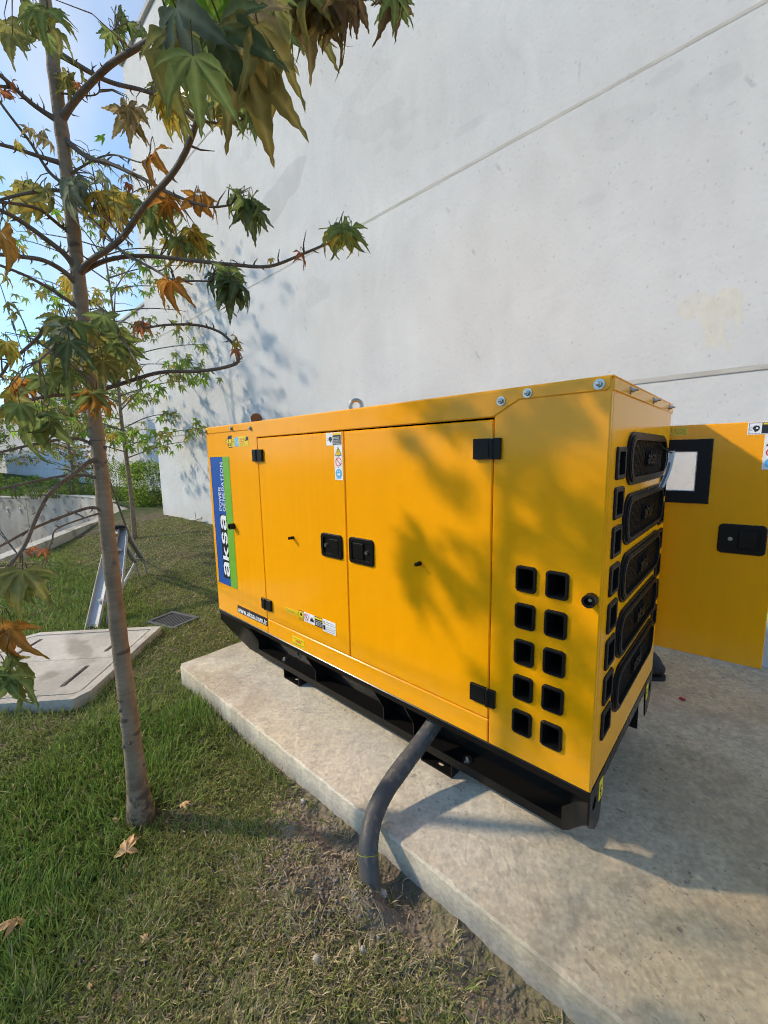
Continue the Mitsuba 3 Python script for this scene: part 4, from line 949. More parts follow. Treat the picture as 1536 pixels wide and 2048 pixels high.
prints(s1, [Polygon([(cxs - 0.010, 1.262), (cxs + 0.010, 1.262), (cxs + 0.010, 1.275), (cxs, 1.268), (cxs - 0.010, 1.275)]), Point(cxs - 0.005, 1.280).buffer(0.003), Point(cxs + 0.005, 1.280).buffer(0.003)], "white_vinyl", 0.0018, name="small_print")
prints(s1, [sbox(1.300, 1.2455, 1.337, 1.247)], "sky_vinyl", 0.0012, name="blue_line")

# lifting label on the left panel
s2 = plate(G, 0.300, 0.343, 1.414, 1.487, "black_vinyl", label="yellow arrow shaped lifting label on the left panel", name="warning_label")
put(s2 + "__arrow", lay(extr(Polygon([(0.263, 1.452), (0.300, 1.480), (0.300, 1.424)]), 0.0012), FRONT), "black_vinyl")
prints(s2, [Polygon([(0.271, 1.452), (0.297, 1.472), (0.297, 1.432)]), sbox(0.305, 1.418, 0.338, 1.466)], "yellow_vinyl", 0.0012, name="yellow_band")
prints(s2, [Polygon([(0.312, 1.424), (0.331, 1.424), (0.324, 1.433), (0.331, 1.442), (0.312, 1.442), (0.319, 1.433)])], "black_vinyl", 0.0019)
s3 = plate(G, 0.343, 0.381, 1.420, 1.470, "yellow_vinyl", name="warning_label")
prints(s3, [rrect(0.352, 0.372, 1.428, 1.444, 0.003).difference(rrect(0.354, 0.370, 1.430, 1.442, 0.002)), rrect(0.352, 0.372, 1.448, 1.462, 0.003).difference(rrect(0.354, 0.370, 1.450, 1.460, 0.002))], "black_vinyl", 0.0012)
s4 = plate(G, 0.381, 0.424, 1.419, 1.472, "sky_vinyl", label="small blue label on the left panel", name="warning_label")
prints(s4, [rrect(0.392, 0.414, 1.430, 1.443, 0.004).difference(rrect(0.394, 0.412, 1.432, 1.441, 0.003)), rrect(0.392, 0.414, 1.447, 1.460, 0.004).difference(rrect(0.394, 0.412, 1.449, 1.458, 0.003))], "white_vinyl", 0.0012)
s5 = plate(G, 0.424, 0.540, 1.418, 1.4755, "yellow_vinyl", label="yellow label with red print on the left panel", name="warning_label")
prints(s5, lines(0.440, 0.495, (1.434, 1.444, 1.454), 0.004, 5), "red_vinyl", 0.0012, name="red_print")
prints(s5, lines(0.440, 0.530, (1.424, 1.463), 0.002, 6) + [sbox(0.512, 1.450, 0.536, 1.472), sbox(0.500, 1.448, 0.512, 1.456)], "black_vinyl", 0.0012)

# row of labels at the foot of the left door
def band(x0, x1, mat, lab=None, zt=(0.515, 0.476)):
    return plate(G, x0, x1, 0.4765, 0.5285, mat, label=lab, name="warning_label")


f0 = plate(G, 0.830, 0.952, 0.489, 0.514, "yellow_vinyl", label="yellow strip of small print at the foot of the left door", name="warning_label")
prints(f0, lines(0.835, 0.948, (0.493, 0.499, 0.505), 0.0018, 8), "black_vinyl", 0.0012)
f1 = band(0.954, 0.997, "black_vinyl")
prints(f1, [sbox(0.957, 0.480, 0.994, 0.525)], "yellow_vinyl", 0.0012, name="yellow_band")
prints(f1, [rrect(0.968, 0.984, 0.500, 0.514, 0.002), sbox(0.972, 0.514, 0.980, 0.519)] + lines(0.962, 0.989, (0.484, 0.488), 0.0018, 4), "black_vinyl", 0.0019)
f2 = band(0.998, 1.043, "white_vinyl")
prints(f2, [Point(1.0205, 0.503).buffer(0.020).difference(Point(1.0205, 0.503).buffer(0.0165)), LineString([(1.008, 0.516), (1.033, 0.490)]).buffer(0.002)], "red_vinyl", 0.0012, name="ban_ring")
prints(f2, [Point(1.019, 0.511).buffer(0.003), Polygon([(1.014, 0.490), (1.018, 0.507), (1.023, 0.507), (1.028, 0.490), (1.021, 0.500)])], "black_vinyl", 0.0012)
f3 = band(1.044, 1.092, "white_vinyl")
prints(f3, [Polygon([(1.052, 0.490), (1.086, 0.490), (1.082, 0.505), (1.076, 0.501), (1.074, 0.515), (1.066, 0.505), (1.062, 0.514), (1.056, 0.500)])], "black_vinyl", 0.0012)
f4 = band(1.093, 1.155, "black_vinyl")
prints(f4, [sbox(1.0955, 0.516, 1.1525, 0.5255)], "yellow_vinyl", 0.0012, name="yellow_band")
prints(f4, lines(1.099, 1.148, (0.483, 0.490, 0.497, 0.506), 0.0022, 9), "white_vinyl", 0.0012, name="small_print")
f5 = plate(G, 1.156, 1.257, 0.4665, 0.5315, "white_vinyl", label="white label of instructions at the foot of the left door", name="warning_label")
prints(f5, [tri(1.1685, 0.515, 0.0095), rrect(1.161, 1.177, 0.475, 0.500, 0.002)] + lines(1.183, 1.250, (0.4735, 0.4835, 0.4935, 0.508, 0.518), 0.0016, 12), "black_vinyl", 0.0012)
prints(f5, [tri(1.1685, 0.5145, 0.0070)], "yellow_vinyl", 0.0018, name="yellow_band")
f6 = plate(G, 0.881, 0.991, 0.311, 0.362, "yellow_vinyl", label="yellow label with red print on the sill", name="warning_label")
prints(f6, lines(0.912, 0.964, (0.333, 0.340), 0.005, 3), "red_vinyl", 0.0012, name="red_print")
prints(f6, lines(0.889, 0.985, (0.316, 0.322, 0.350), 0.0018, 2), "black_vinyl", 0.0012)

# inspection tag on a cable tie, hanging from the top grille
tagp = spline([(L + 0.040, 0.790, 1.345), (L + 0.042, 0.745, 1.300), (L + 0.040, 0.700, 1.255), (L + 0.030, 0.660, 1.205)], 4)
tq = [[p + np.array([-0.009, -0.003, 0.0]), p + np.array([0.009, 0.003, 0.0])] for p in tagp]
tg = put(G + "__inspection_tag", quads(tq, 0.0015), "tag_paper", label="curled white printed tag hanging from the top grille")
tw = [[p + np.array([-0.006, -0.0042, 0.0]), p + np.array([0.002, -0.0018, 0.0])] for p in tagp[4:]]
put(tg + "__print", quads(tw, 0.0008), "slat_steel")
put(tg + "__cable_tie", tube(spline([(L + 0.004, 0.70, 1.375), (L + 0.03, 0.745, 1.345), (L + 0.040, 0.785, 1.340), (L + 0.034, 0.80, 1.335)], 5), 0.003, 6), "black_plastic", smooth=60)

# ---- the rear door, hinged on the back and swung right round
ang = math.radians(4.0)
ca, sa = math.cos(ang), math.sin(ang)
DW = 0.730
RM = np.array([[ca, sa, 0, 2.090], [sa, -ca, 0, 1.032], [0, 0, 1, 0], [0, 0, 0, 1.0]])       # u along the door, v towards the camera, z
RD = np.array([[ca, 0, sa, 2.090], [sa, 0, -ca, 1.032], [0, 1, 0, 0], [0, 0, 0, 1.0]])       # u, z, out of the face


def du(x):
    return (x - 2.090) / ca


door = sbox(0, 0.3935, DW, 1.4600)
wx0, wx1, wz0, wz1 = du(2.300), du(2.586), 1.108, 1.396
px0, px1, pz0, pz1 = du(2.353), du(2.534), 1.163, 1.343
rd = put(G + "__rear_door", lay(sheet(Polygon(door.exterior.coords, [sbox(px0 - 0.01, pz0 - 0.01, px1 + 0.01, pz1 + 0.01).exterior.coords]), depth=0.020), RD, -RD[:3, 2] * 0.020), YP, label="open rear door with a framed window")
fr_ = sheet(Polygon(sbox(wx0, wz0, wx1, wz1).exterior.coords, [sbox(px0, pz0, px1, pz1).exterior.coords]), depth=0.010, c=0.004)
put(rd + "__window_frame", lay(fr_, RD), "black_plastic")
glass = trimesh.Trimesh([(px0 - 0.005, pz0 - 0.005, 0), (px1 + 0.005, pz0 - 0.005, 0), (px1 + 0.005, pz1 + 0.005, 0), (px0 - 0.005, pz1 + 0.005, 0)], [(0, 1, 2), (0, 2, 3)], process=False)
put(rd + "__pane", lay(glass, RD, RD[:3, 2] * -0.004), "pane_glass")
gask = Polygon(sbox(px0, pz0, px1, pz1).exterior.coords, [sbox(px0 + 0.004, pz0 + 0.004, px1 - 0.004, pz1 - 0.004).exterior.coords])
put(rd + "__gasket", lay(extr(gask, 0.003), RD, RD[:3, 2] * -0.003), "white_vinyl")
hx0, hx1, hz0, hz1 = du(2.630), du(2.790), 0.895, 1.025
o, i = rrect(hx0, hx1, hz0, hz1, 0.018), rrect(hx0 + 0.020, hx1 - 0.020, hz0 + 0.018, hz1 - 0.018, 0.006)
put(rd + "__door_handle", cat([lay(sheet(Polygon(o.exterior.coords, [i.exterior.coords]), depth=0.009, c=0.004), RD), lay(extr(i, 0.0012), RD), lay(sheet(rrect(hx0 + 0.068, hx1 - 0.028, hz0 + 0.026, hz1 - 0.026, 0.004), depth=0.0085, c=0.0025), RD)]), "black_steel", smooth=25)
put(rd + "__lock", lay(cyl((hx0 + 0.042, (hz0 + hz1) / 2, 0.001), (hx0 + 0.042, (hz0 + hz1) / 2, 0.011), 0.0085, 16), RD), "zinc", smooth=40)
put(rd + "__yellow_label", lay(extr(sbox(du(2.405), 1.413, du(2.492), 1.452), 0.0012), RD), "yellow_vinyl")
prints(rd, lines(du(2.41), du(2.488), (1.417, 1.422, 1.427, 1.432, 1.437, 1.442, 1.447), 0.0016, 22), "black_vinyl", 0.0012, RD, name="yellow_label_print")
put(rd + "__noise_label", lay(cat([extr(sbox(du(2.694), 1.408, du(2.800), 1.459), 0.0012), extr(sbox(du(2.750), 1.262, du(2.804), 1.4075), 0.0012)]), RD), "white_vinyl", label="white noise and hazard label in the top corner of the rear door")
prints(rd, [sbox(du(2.698), 1.411, du(2.7975), 1.456).difference(sbox(du(2.6995), 1.4125, du(2.738), 1.4545)), Point(du(2.721), 1.434).buffer(0.011).difference(Point(du(2.723), 1.434).buffer(0.004)), Polygon([(du(2.711), 1.43), (du(2.718), 1.418), (du(2.728), 1.422), (du(2.726), 1.43)]), tri(du(2.777), 1.375, 0.022)] + [sbox(du(2.702), z_, du(2.709), z_ + 0.0015) for z_ in (1.424, 1.430, 1.436)], "black_vinyl", 0.0012, RD, name="noise_label_print")
prints(rd, [Point(du(2.777), 1.333).buffer(0.019).difference(Point(du(2.777), 1.333).buffer(0.015)), LineString([(du(2.765), 1.345), (du(2.789), 1.321)]).buffer(0.002)], "red_vinyl", 0.0012, RD, name="ban_ring")
prints(rd, [Point(du(2.777), 1.289).buffer(0.020)], "sky_vinyl", 0.0012, RD, name="blue_disc")
prints(rd, [tri(du(2.777), 1.3745, 0.017), sbox(du(2.742), 1.4475, du(2.797), 1.4535)], "yellow_vinyl", 0.0019, RD, name="yellow_mark")
for z0 in (0.45, 1.33):
    put(rd + "__hinge", box(2.055, 2.125, 0.984, 1.034, z0, z0 + 0.066, 0.003), "black_plastic")

# ------------------------------------------------------------------ the conduit that leaves the base and dives into the earth
tag("cable_conduit", "thick grey plastic conduit bending from the generator base down into the soil", "conduit")
path = spline([(1.815, 0.17, 0.275), (1.803, 0.08, 0.218), (1.794, -0.03, 0.163), (1.788, -0.14, 0.119), (1.790, -0.238, 0.084), (1.808, -0.320, 0.050), (1.836, -0.374, 0.010), (1.858, -0.400, -0.040), (1.880, -0.412, -0.095), (1.905, -0.422, -0.20)], 8)
k_ = int(len(path) * 0.72)
put("cable_conduit__upper_pipe", tube(path[:k_ + 1], 0.0345, 24), "pipe_plastic", smooth=60)
put("cable_conduit__coupling", tube(path[k_:], 0.0362, 24), "pipe_plastic", smooth=60)
put("cable_conduit__coupling_lip", tube(path[int(len(path) * 0.30):int(len(path) * 0.40)], 0.0355, 24), "pipe_plastic", smooth=60)
put("cable_conduit__tape_ring", tube([path[k_] + (path[k_ + 1] - path[k_]) * s for s in (-0.06, 0.06)], 0.0370, 24), "tape", smooth=60)

# ------------------------------------------------------------------ leaves
LC = {"g": (0.165, 0.210, 0.062), "d": (0.098, 0.132, 0.058), "o": (0.215, 0.205, 0.070), "y": (0.270, 0.240, 0.040), "s": (0.165, 0.190, 0.130), "t": (0.290, 0.220, 0.115), "a": (0.400, 0.190, 0.035), "r": (0.300, 0.110, 0.050), "b": (0.130, 0.080, 0.040), "m": (0.215, 0.165, 0.045), "v": (0.170, 0.290, 0.035)}
MOT = {"g": (0.15, "o"), "d": (0.10, "b"), "o": (0.5, "y"), "y": (0.5, "a"), "s": (0.12, "o"), "t": (0.5, "y"), "a": (0.35, "b"), "r": (0.4, "a"), "b": (0.5, "m"), "m": (0.6, "o"), "v": (0.3, "y")}


def star_leaf(seed, col, n=12, droop=0.9, petiole=True):
    """A five-lobed sweetgum leaf about 1 unit long, junction at the origin, tip towards +y, face towards +z, its lobes drooping."""
    r = np.random.default_rng(seed)
    lobes = [(0, 1.0, 0.135), (42, 0.92, 0.118), (-42, 0.92, 0.118), (90, 0.58, 0.100), (-90, 0.58, 0.100)]
    lobes = [(a + r.uniform(-7, 7), l * r.uniform(0.9, 1.08), w * r.uniform(0.9, 1.15)) for a, l, w in lobes]
    order = sorted(lobes, key=lambda q: q[0])
    V, F, vein = [], [], []
    sinus = []
    for k in range(6):
        if k == 0: a, rad = order[0][0] - 32, 0.06
        elif k == 5: a, rad = order[4][0] + 32, 0.06
        else: a, rad = (order[k - 1][0] + order[k][0]) / 2, 0.235 if k in (2, 3) else 0.185
        sinus.append((a, rad))
    s = np.linspace(0, 1, n + 1)
    serr = (np.arange(n + 1) % 2) * 0.020 * (n > 6)

    def bend(d, x, yv, tw):
        """A lobe's own frame (along x, across yv) bent down along an arc and folded along its midrib."""
        k = droop * r_l
        th = k * x
        along = np.sin(th) / k
        down = (1 - np.cos(th)) / k
        side = np.array([d[1], -d[0], 0])
        up = fold * np.abs(yv) + curl * yv * x
        p = np.outer(along, [d[0], d[1], 0]) + np.outer(yv, side)
        p[:, 2] = -down + up
        return p

    for k, (a, l, w) in enumerate(order):
        r_l = r.uniform(0.7, 1.7)
        fold, curl = r.uniform(0.2, 0.75), r.uniform(-0.7, 0.7)
        d = np.array([math.sin(math.radians(a)), math.cos(math.radians(a))])
        x = s * l
        base = len(V)
        mid = bend(d, x, 0 * x, 0)
        rows = [mid]
        wav = 0.035 * np.sin(s * r.uniform(9, 15) + r.uniform(0, 6)) * l
        for sgn, (sa_, sr_) in ((1, sinus[k + 1]), (-1, sinus[k])):
            da = math.radians(sa_ - a)
            sx, sy = sr_ * math.cos(da), sr_ * math.sin(da)
            u = (s - 0.25) / 0.75
            prof = w * np.where(s < 0.25, 0, np.sin(np.pi * np.clip(u * 0.55 + 0.42, 0, 1)) ** 1.0 * (1 - np.clip(u, 0, 1) ** 1.6) ** 0.9)
            blend = np.clip(s / 0.30, 0, 1)
            ex_ = np.where(s < 0.30, sx + (0.30 * l - sx) * blend, x)
            ey_ = np.where(s < 0.30, abs(sy) + (prof[np.argmin(np.abs(s - 0.30))] - abs(sy)) * blend, prof + serr * (s < 0.93))
            ey_[-1] = 0.0
            he = bend(d, np.maximum(ex_, 0), sgn * ey_, 0)
            hm = (mid + he) / 2
            hm[:, 2] += 0.10 * ey_
            he[:, 2] += wav * np.clip(s * 3, 0, 1) * (s < 0.97)
            rows += [hm, he]
        for rw in rows: V.extend(rw)
        m = n + 1
        for ra, rb, up in ((0, 1, 1), (1, 2, 1), (0, 3, 0), (3, 4, 0)):
            for i in range(n):
                a0, a1, b0, b1 = base + ra * m + i, base + ra * m + i + 1, base + rb * m + i, base + rb * m + i + 1
                if up: F += [(a0, b1, b0), (a0, a1, b1)]
                else: F += [(a0, b0, b1), (a0, b1, a1)]
        rib = 0.16 * (np.arange(m) % 2)
        vein += [1.0] * m + list(rib) + list(rib * 0.5) + list(rib) + list(rib * 0.5)
    V, F, vein = np.array(V), np.array(F), np.array(vein)
    c = np.array(LC[col])
    amt, other = MOT[col]
    mz = meshkit.fbm(V * 6 + seed * 7.3, 3, seed)
    edge = np.clip(np.linalg.norm(V[:, :2], axis=1), 0, 1)
    k = np.clip((mz - 0.42) * 4 + 0.5 * (edge - 0.5), 0, 1)[:, None] * amt
    C = c * (1 - k) + np.array(LC[other]) * k
    C = C * (0.82 + 0.36 * meshkit.fbm(V * 3 + seed, 2, 4))[:, None]
    C = C * (1 + 0.6 * vein[:, None]) + 0.02 * vein[:, None]
    if petiole:
        st = tube(spline([(0, 0, 0), (0, -0.09, 0.04), (0, -0.18, 0.11), (0, -0.26, 0.20)], 2), [0.011] * 7, 3, caps=False)
        F = np.vstack([F, np.array(st.faces) + len(V)])
        V = np.vstack([V, st.vertices])
        C = np.vstack([C, np.tile((0.16, 0.13, 0.05), (len(st.vertices), 1))])
    return V, F, np.clip(C, 0.005, 0.9)


leaf_dict = {}


def leaf_shape(col, var):
    if (col, var) not in leaf_dict:
        V, F, C = star_leaf(sum(map(ord, col)) * 13 + var * 101 + 5, col, droop=(1.0, 1.5, 0.6, 1.2)[var])
        leaf_dict[col, var] = mikit.ply((V, F), "leaf", smooth=True, color=C)
    return leaf_dict[col, var]


def frame(d, nrm):
    d = d / np.linalg.norm(d)
    n_ = nrm - d * (nrm @ d)
    n_ /= np.linalg.norm(n_) + 1e-9
    x = np.cross(d, n_)
    return np.stack([x, d, n_], 1)


def pose(pos, R, s):
    M = np.eye(4)
    M[:3, :3] = R * s
    M[:3, 3] = pos
    return mi.ScalarTransform4f(M.tolist())


# ------------------------------------------------------------------ the near young tree
TREE = "young_tree"
tag(TREE, "nearest young tree with a slim bare trunk and drooping star shaped leaves", "tree", group="young trees around the lawn")
rt = np.random.default_rng(11)
zt_ = np.r_[np.linspace(-0.22, 3.0, 90), np.linspace(3.05, 4.9, 20)]
cxy = np.stack([TRUNK[0] + 0.010 * np.sin(zt_ * 1.9) + 0.004 * np.sin(zt_ * 6.1), TRUNK[1] - 0.008 * np.sin(zt_ * 1.4 + 1) - 0.010 * zt_], 1)
rad = np.interp(zt_, [-0.22, -0.12, 0.05, 0.3, 1.2, 2.7, 4.9], [0.064, 0.052, 0.0365, 0.0312, 0.0238, 0.0175, 0.005])
rad = rad * (1 + 0.03 * np.sin(zt_ * 23) * np.sin(zt_ * 7.7))
NODES = [0.33, 0.62, 0.96, 1.03, 1.20, 1.44, 1.72, 1.93, 2.0, 2.12, 2.24, 2.42, 2.6]
for z_ in NODES: rad = rad * (1 + 0.10 * np.exp(-((zt_ - z_) / 0.018) ** 2))
trunk = tube(np.c_[cxy, zt_], rad, 20)
tv = trunk.vertices
off = (meshkit.fbm(tv * [30, 30, 14], 3, 6) - 0.5) * 0.006
cen = np.c_[np.interp(tv[:, 2], zt_, cxy[:, 0]), np.interp(tv[:, 2], zt_, cxy[:, 1])]
dv = tv[:, :2] - cen
dv /= np.linalg.norm(dv, axis=1, keepdims=True) + 1e-9
tv[:, :2] += dv * off[:, None]
put(TREE + "__trunk", trunk, "bark", smooth=True)
# stubs of lopped twigs
stubs = []
for k in range(16):
    z_ = rt.uniform(0.0, 1.6)
    a_ = rt.uniform(0, 6.28)
    r_ = np.interp(z_, zt_, rad)
    c_ = np.array([np.interp(z_, zt_, cxy[:, 0]), np.interp(z_, zt_, cxy[:, 1]), z_])
    u_ = np.array([math.cos(a_), math.sin(a_), 0.3])
    stubs.append(tube([c_ + u_ * r_ * 0.7, c_ + u_ * (r_ + 0.003), c_ + u_ * (r_ + 0.006)], [0.009, 0.007, 0.004], 7))
put(TREE + "__knots", cat(stubs), "twig_bark", smooth=50)
labels[TREE + "__knots"] = {"kind": "stuff"}

allpts = []
for r0, r1, pts in BRANCHES:
    p = np.array(pts)
    zc = p[0, 2]
    if abs(p[0, 0] - TRUNK[0]) < 0.12 and abs(p[0, 1] - TRUNK[1]) < 0.2:
        p[0, :2] = [np.interp(zc, zt_, cxy[:, 0]), np.interp(zc, zt_, cxy[:, 1])]
    s = spline(p, 7)
    n_ = len(s)
    jig = (meshkit.fbm(s * 14, 2, 3)[:, None] - 0.5) * 0.006 * np.array([1, 1, 1])
    s = s + jig * np.linspace(0, 1, n_)[:, None]
    rr = 0.78 * np.linspace(r0, r1, n_) * (1 + 0.55 * np.exp(-np.arange(n_) / 2.2))
    parts = [tube(s, rr, 9)]
    for k in range(3, n_ - 1, 2):     # short pointed spurs
        if rt.uniform() < 0.75:
            t = s[k + 1] - s[k - 1]
            t /= np.linalg.norm(t)
            u = np.cross(t, rt.normal(size=3))
            u /= np.linalg.norm(u)
            ln = rt.uniform(0.006, 0.022) * (1 if rt.uniform() < 0.85 else 2.5)
            parts.append(tube([s[k], s[k] + u * (rr[k] + ln * 0.4) + t * ln * 0.2, s[k] + u * (rr[k] + ln) + t * ln * 0.7], [0.0032, 0.0022, 0.0006], 5, caps=False))
    put(TREE + "__branch", cat(parts), "twig_bark", smooth=60)
    allpts.append(s)
allpts = np.vstack(allpts + [np.c_[cxy, zt_][8:60]])

twigs = []
extra = []
for k in range(70):   # the rest of the crown, beyond the frame: on the left and overhead
    if k < 10:
        q_ = np.array([rt.uniform(0.25, 0.72), rt.uniform(-1.55, -1.0), rt.uniform(1.45, 3.1)])
    else:
        a_, r_ = rt.uniform(0, 6.28), rt.uniform(0.15, 0.85)
        q_ = np.array([TRUNK[0] + r_ * math.cos(a_), TRUNK[1] + r_ * math.sin(a_), rt.uniform(3.15, 4.7)])
    extra.append((*q_, rt.uniform(0.10, 0.15), "goyd"[rt.integers(4)], 0, 0))
u_ax, r_ax = UP, np.cross(FWD, UP)
leafkeys = 0
for i, (x, y, z, s, c, big, ang_) in enumerate(list(LEAVES) + extra):
    pos = np.array([x, y, z])
    near = allpts[np.argmin(np.linalg.norm(allpts - pos, axis=1))]
    if not big: s *= 0.98
    if big:
        a_ = math.radians(ang_)
        d = -u_ax * math.cos(a_) + r_ax * math.sin(a_) + FWD * rt.uniform(-0.1, 0.25)
        nr = -FWD * 0.8 + u_ax * 0.35 + r_ax * rt.uniform(-0.6, 0.6)
    else:
        out = pos - near
        out[2] = 0
        h = rt.normal(size=3) * [1, 1, 0]
        h = h / (np.linalg.norm(h) + 1e-9) * 0.8 + out / (np.linalg.norm(out) + 1e-6) * 0.35
        d = h * rt.uniform(0.35, 1.0) + np.array([0, 0, -rt.uniform(0.35, 1.3)])
        nr = h * 0.9 + np.array([0, 0, rt.uniform(0.5, 1.1)])
    R = frame(d, nr)
    var = int(rt.integers(4))
    shape = leaf_shape(c, var)
    if leafkeys < 300:
        again(TREE + "__leaf", shape, pose(pos, R, s))
        leafkeys += 1
    else:
        twigs.append((shape, pos, R, s, c, var))
    tipp = pos + R @ np.array([0, -0.26, 0.20]) * s
    dist = np.linalg.norm(near - tipp)
    if dist < 0.26 and s > 0.05:
        midp = (near + tipp) / 2 + np.array([0, 0, 0.12 * dist])
        extra_t = tube([near, midp, tipp], [0.0022, 0.0017, 0.0010], 4, caps=False)
        twigs.append(extra_t)
ts = [t for t in twigs if isinstance(t, trimesh.Trimesh)]
put(TREE + "__twigs", cat(ts), "twig_bark", smooth=True)
labels[TREE + "__twigs"] = {"kind": "stuff"}
ov, of, oc, k0 = [], [], [], 0
for t in twigs:
    if not isinstance(t, trimesh.Trimesh):
        shape, pos, R, s, c, var = t
        V, F, C = star_leaf(sum(map(ord, c)) * 13 + var * 101 + 5, c, n=4)
        ov.append(V @ (R * s).T + pos); of.append(F + k0); oc.append(C); k0 += len(V)
put(TREE + "__crown", (np.vstack(ov), np.vstack(of)), "leaf", smooth=True, color=np.vstack(oc))
labels[TREE + "__crown"] = {"kind": "stuff"}


# ------------------------------------------------------------------ other trees
def far_tree(key, base, top, first, reach, nbr, per, size, cols, seed, trunk_r=0.045, lean=(0, 0), clump=0.16, dens=lambda z: 1.0):
    """A young tree of the same kind: trunk, branches, and leaves in drooping clumps along and at the ends of the branches."""
    r = np.random.default_rng(seed)
    base = np.array(base, float)
    H = top - base[2]
    zz = np.linspace(-0.1, H, 40)
    path = np.c_[base[0] + lean[0] * zz + 0.02 * np.sin(zz * 1.7 + seed), base[1] + lean[1] * zz + 0.02 * np.sin(zz * 2.1), base[2] + zz]
    put(key + "__trunk", tube(path, np.interp(zz, [-0.1, 0.1, H], [trunk_r * 1.4, trunk_r, trunk_r * 0.12]), 12), "bark", smooth=True)
    tips, brs = [], []
    for k in range(nbr):
        u = (k + r.uniform(0, 1)) / nbr
        z0 = first + (H * 0.97 - first) * u
        p0 = np.array([np.interp(z0, zz, path[:, 0]), np.interp(z0, zz, path[:, 1]), base[2] + z0])
        a = k * 2.4 + r.uniform(-0.5, 0.5)
        ln = reach(u) * r.uniform(0.7, 1.15)
        h = np.array([math.cos(a), math.sin(a), 0])
        rise = r.uniform(0.15, 0.55)
        pts = spline([p0, p0 + h * ln * 0.35 + [0, 0, rise * ln * 0.4], p0 + h * ln * 0.72 + [0, 0, rise * ln * 0.6], p0 + h * ln + [0, 0, rise * ln * 0.62]], 5)
        brs.append(tube(pts, np.linspace(trunk_r * 0.28, 0.0035, len(pts)), 6))
        for q_ in (0.45, 0.62, 0.78, 0.9, 1.0):
            w = pts[int(q_ * (len(pts) - 1))]
            tips.append((w, q_))
            if r.uniform() < 0.5:
                sd = np.cross(h, [0, 0, 1]) * r.choice([-1, 1])
                e = w + sd * ln * r.uniform(0.12, 0.3) + [0, 0, r.uniform(-0.02, 0.1)]
                brs.append(tube([w, (w + e) / 2 + [0, 0, 0.02], e], [0.005, 0.004, 0.003], 4))
                tips.append((e, 1.0))
    put(key + "__branches", cat(brs), "twig_bark", smooth=60)
    labels[key + "__branches"] = {"kind": "stuff"}
    protos = {c: [star_leaf(sum(map(ord, c)) * 17 + v * 31, c, n=3, petiole=False) for v in range(3)] for c in set(cols)}
    vs, fs, cs, k0 = [], [], [], 0
    for w, q_ in tips:
        for _ in range(int(per * dens(w[2]) * (0.5 + q_) * r.uniform(0.4, 1.5) + 0.3)):
            pos = w + r.normal(size=3) * clump * [1, 1, 0.8] * 0.6 + [0, 0, -0.05]
            h = r.normal(size=3) * [1, 1, 0]
            d = h / (np.linalg.norm(h) + 1e-9) * r.uniform(0.3, 1) + [0, 0, -r.uniform(0.3, 1.2)]
            R = frame(d, h + [0, 0, 0.9])
            c = cols[r.integers(len(cols))]
            V, F, C = protos[c][r.integers(3)]
            s = size * r.uniform(0.65, 1.15)
            vs.append(V @ (R * s).T + pos); fs.append(F + k0); cs.append(C * r.uniform(0.8, 1.2)); k0 += len(V)
    put(key + "__crown", (np.vstack(vs), np.vstack(fs)), "leaf", smooth=True, color=np.clip(np.vstack(cs), 0, 0.9))
    labels[key + "__crown"] = {"kind": "stuff"}


tag("young_tree_001", "slender young tree behind the ladder, bright green and yellow leaves before the white wall", "tree", group="young trees around the lawn")
far_tree("young_tree_001", (-5.13, 0.97, float(height(-5.13, 0.97))), 5.5, 1.25, lambda u: 1.85 * (1 - 0.5 * u), 40, 4.2, 0.155, "gggvvyo", 3, 0.040, dens=lambda z: 1.15 if z < 2.75 else 0.28)
tag("young_tree_002", "bushy conical tree growing beyond the row of small hedge shrubs", "tree", group="young trees around the lawn")
far_tree("young_tree_002", (-16.6, 2.35, 0.1), 5.3, 0.7, lambda u: 1.35 * (1 - 0.75 * u) + 0.15, 46, 5, 0.14, "googyrd", 8, 0.06, clump=0.22)
tag("young_tree_003", "dark green tree cut off by the left edge behind the retaining wall", "tree", group="young trees around the lawn")
far_tree("young_tree_003", (-17.5, -0.05, 0.1), 4.6, 0.8, lambda u: 1.2 * (1 - 0.6 * u), 30, 4, 0.14, "dgdg", 9, 0.06, clump=0.2)
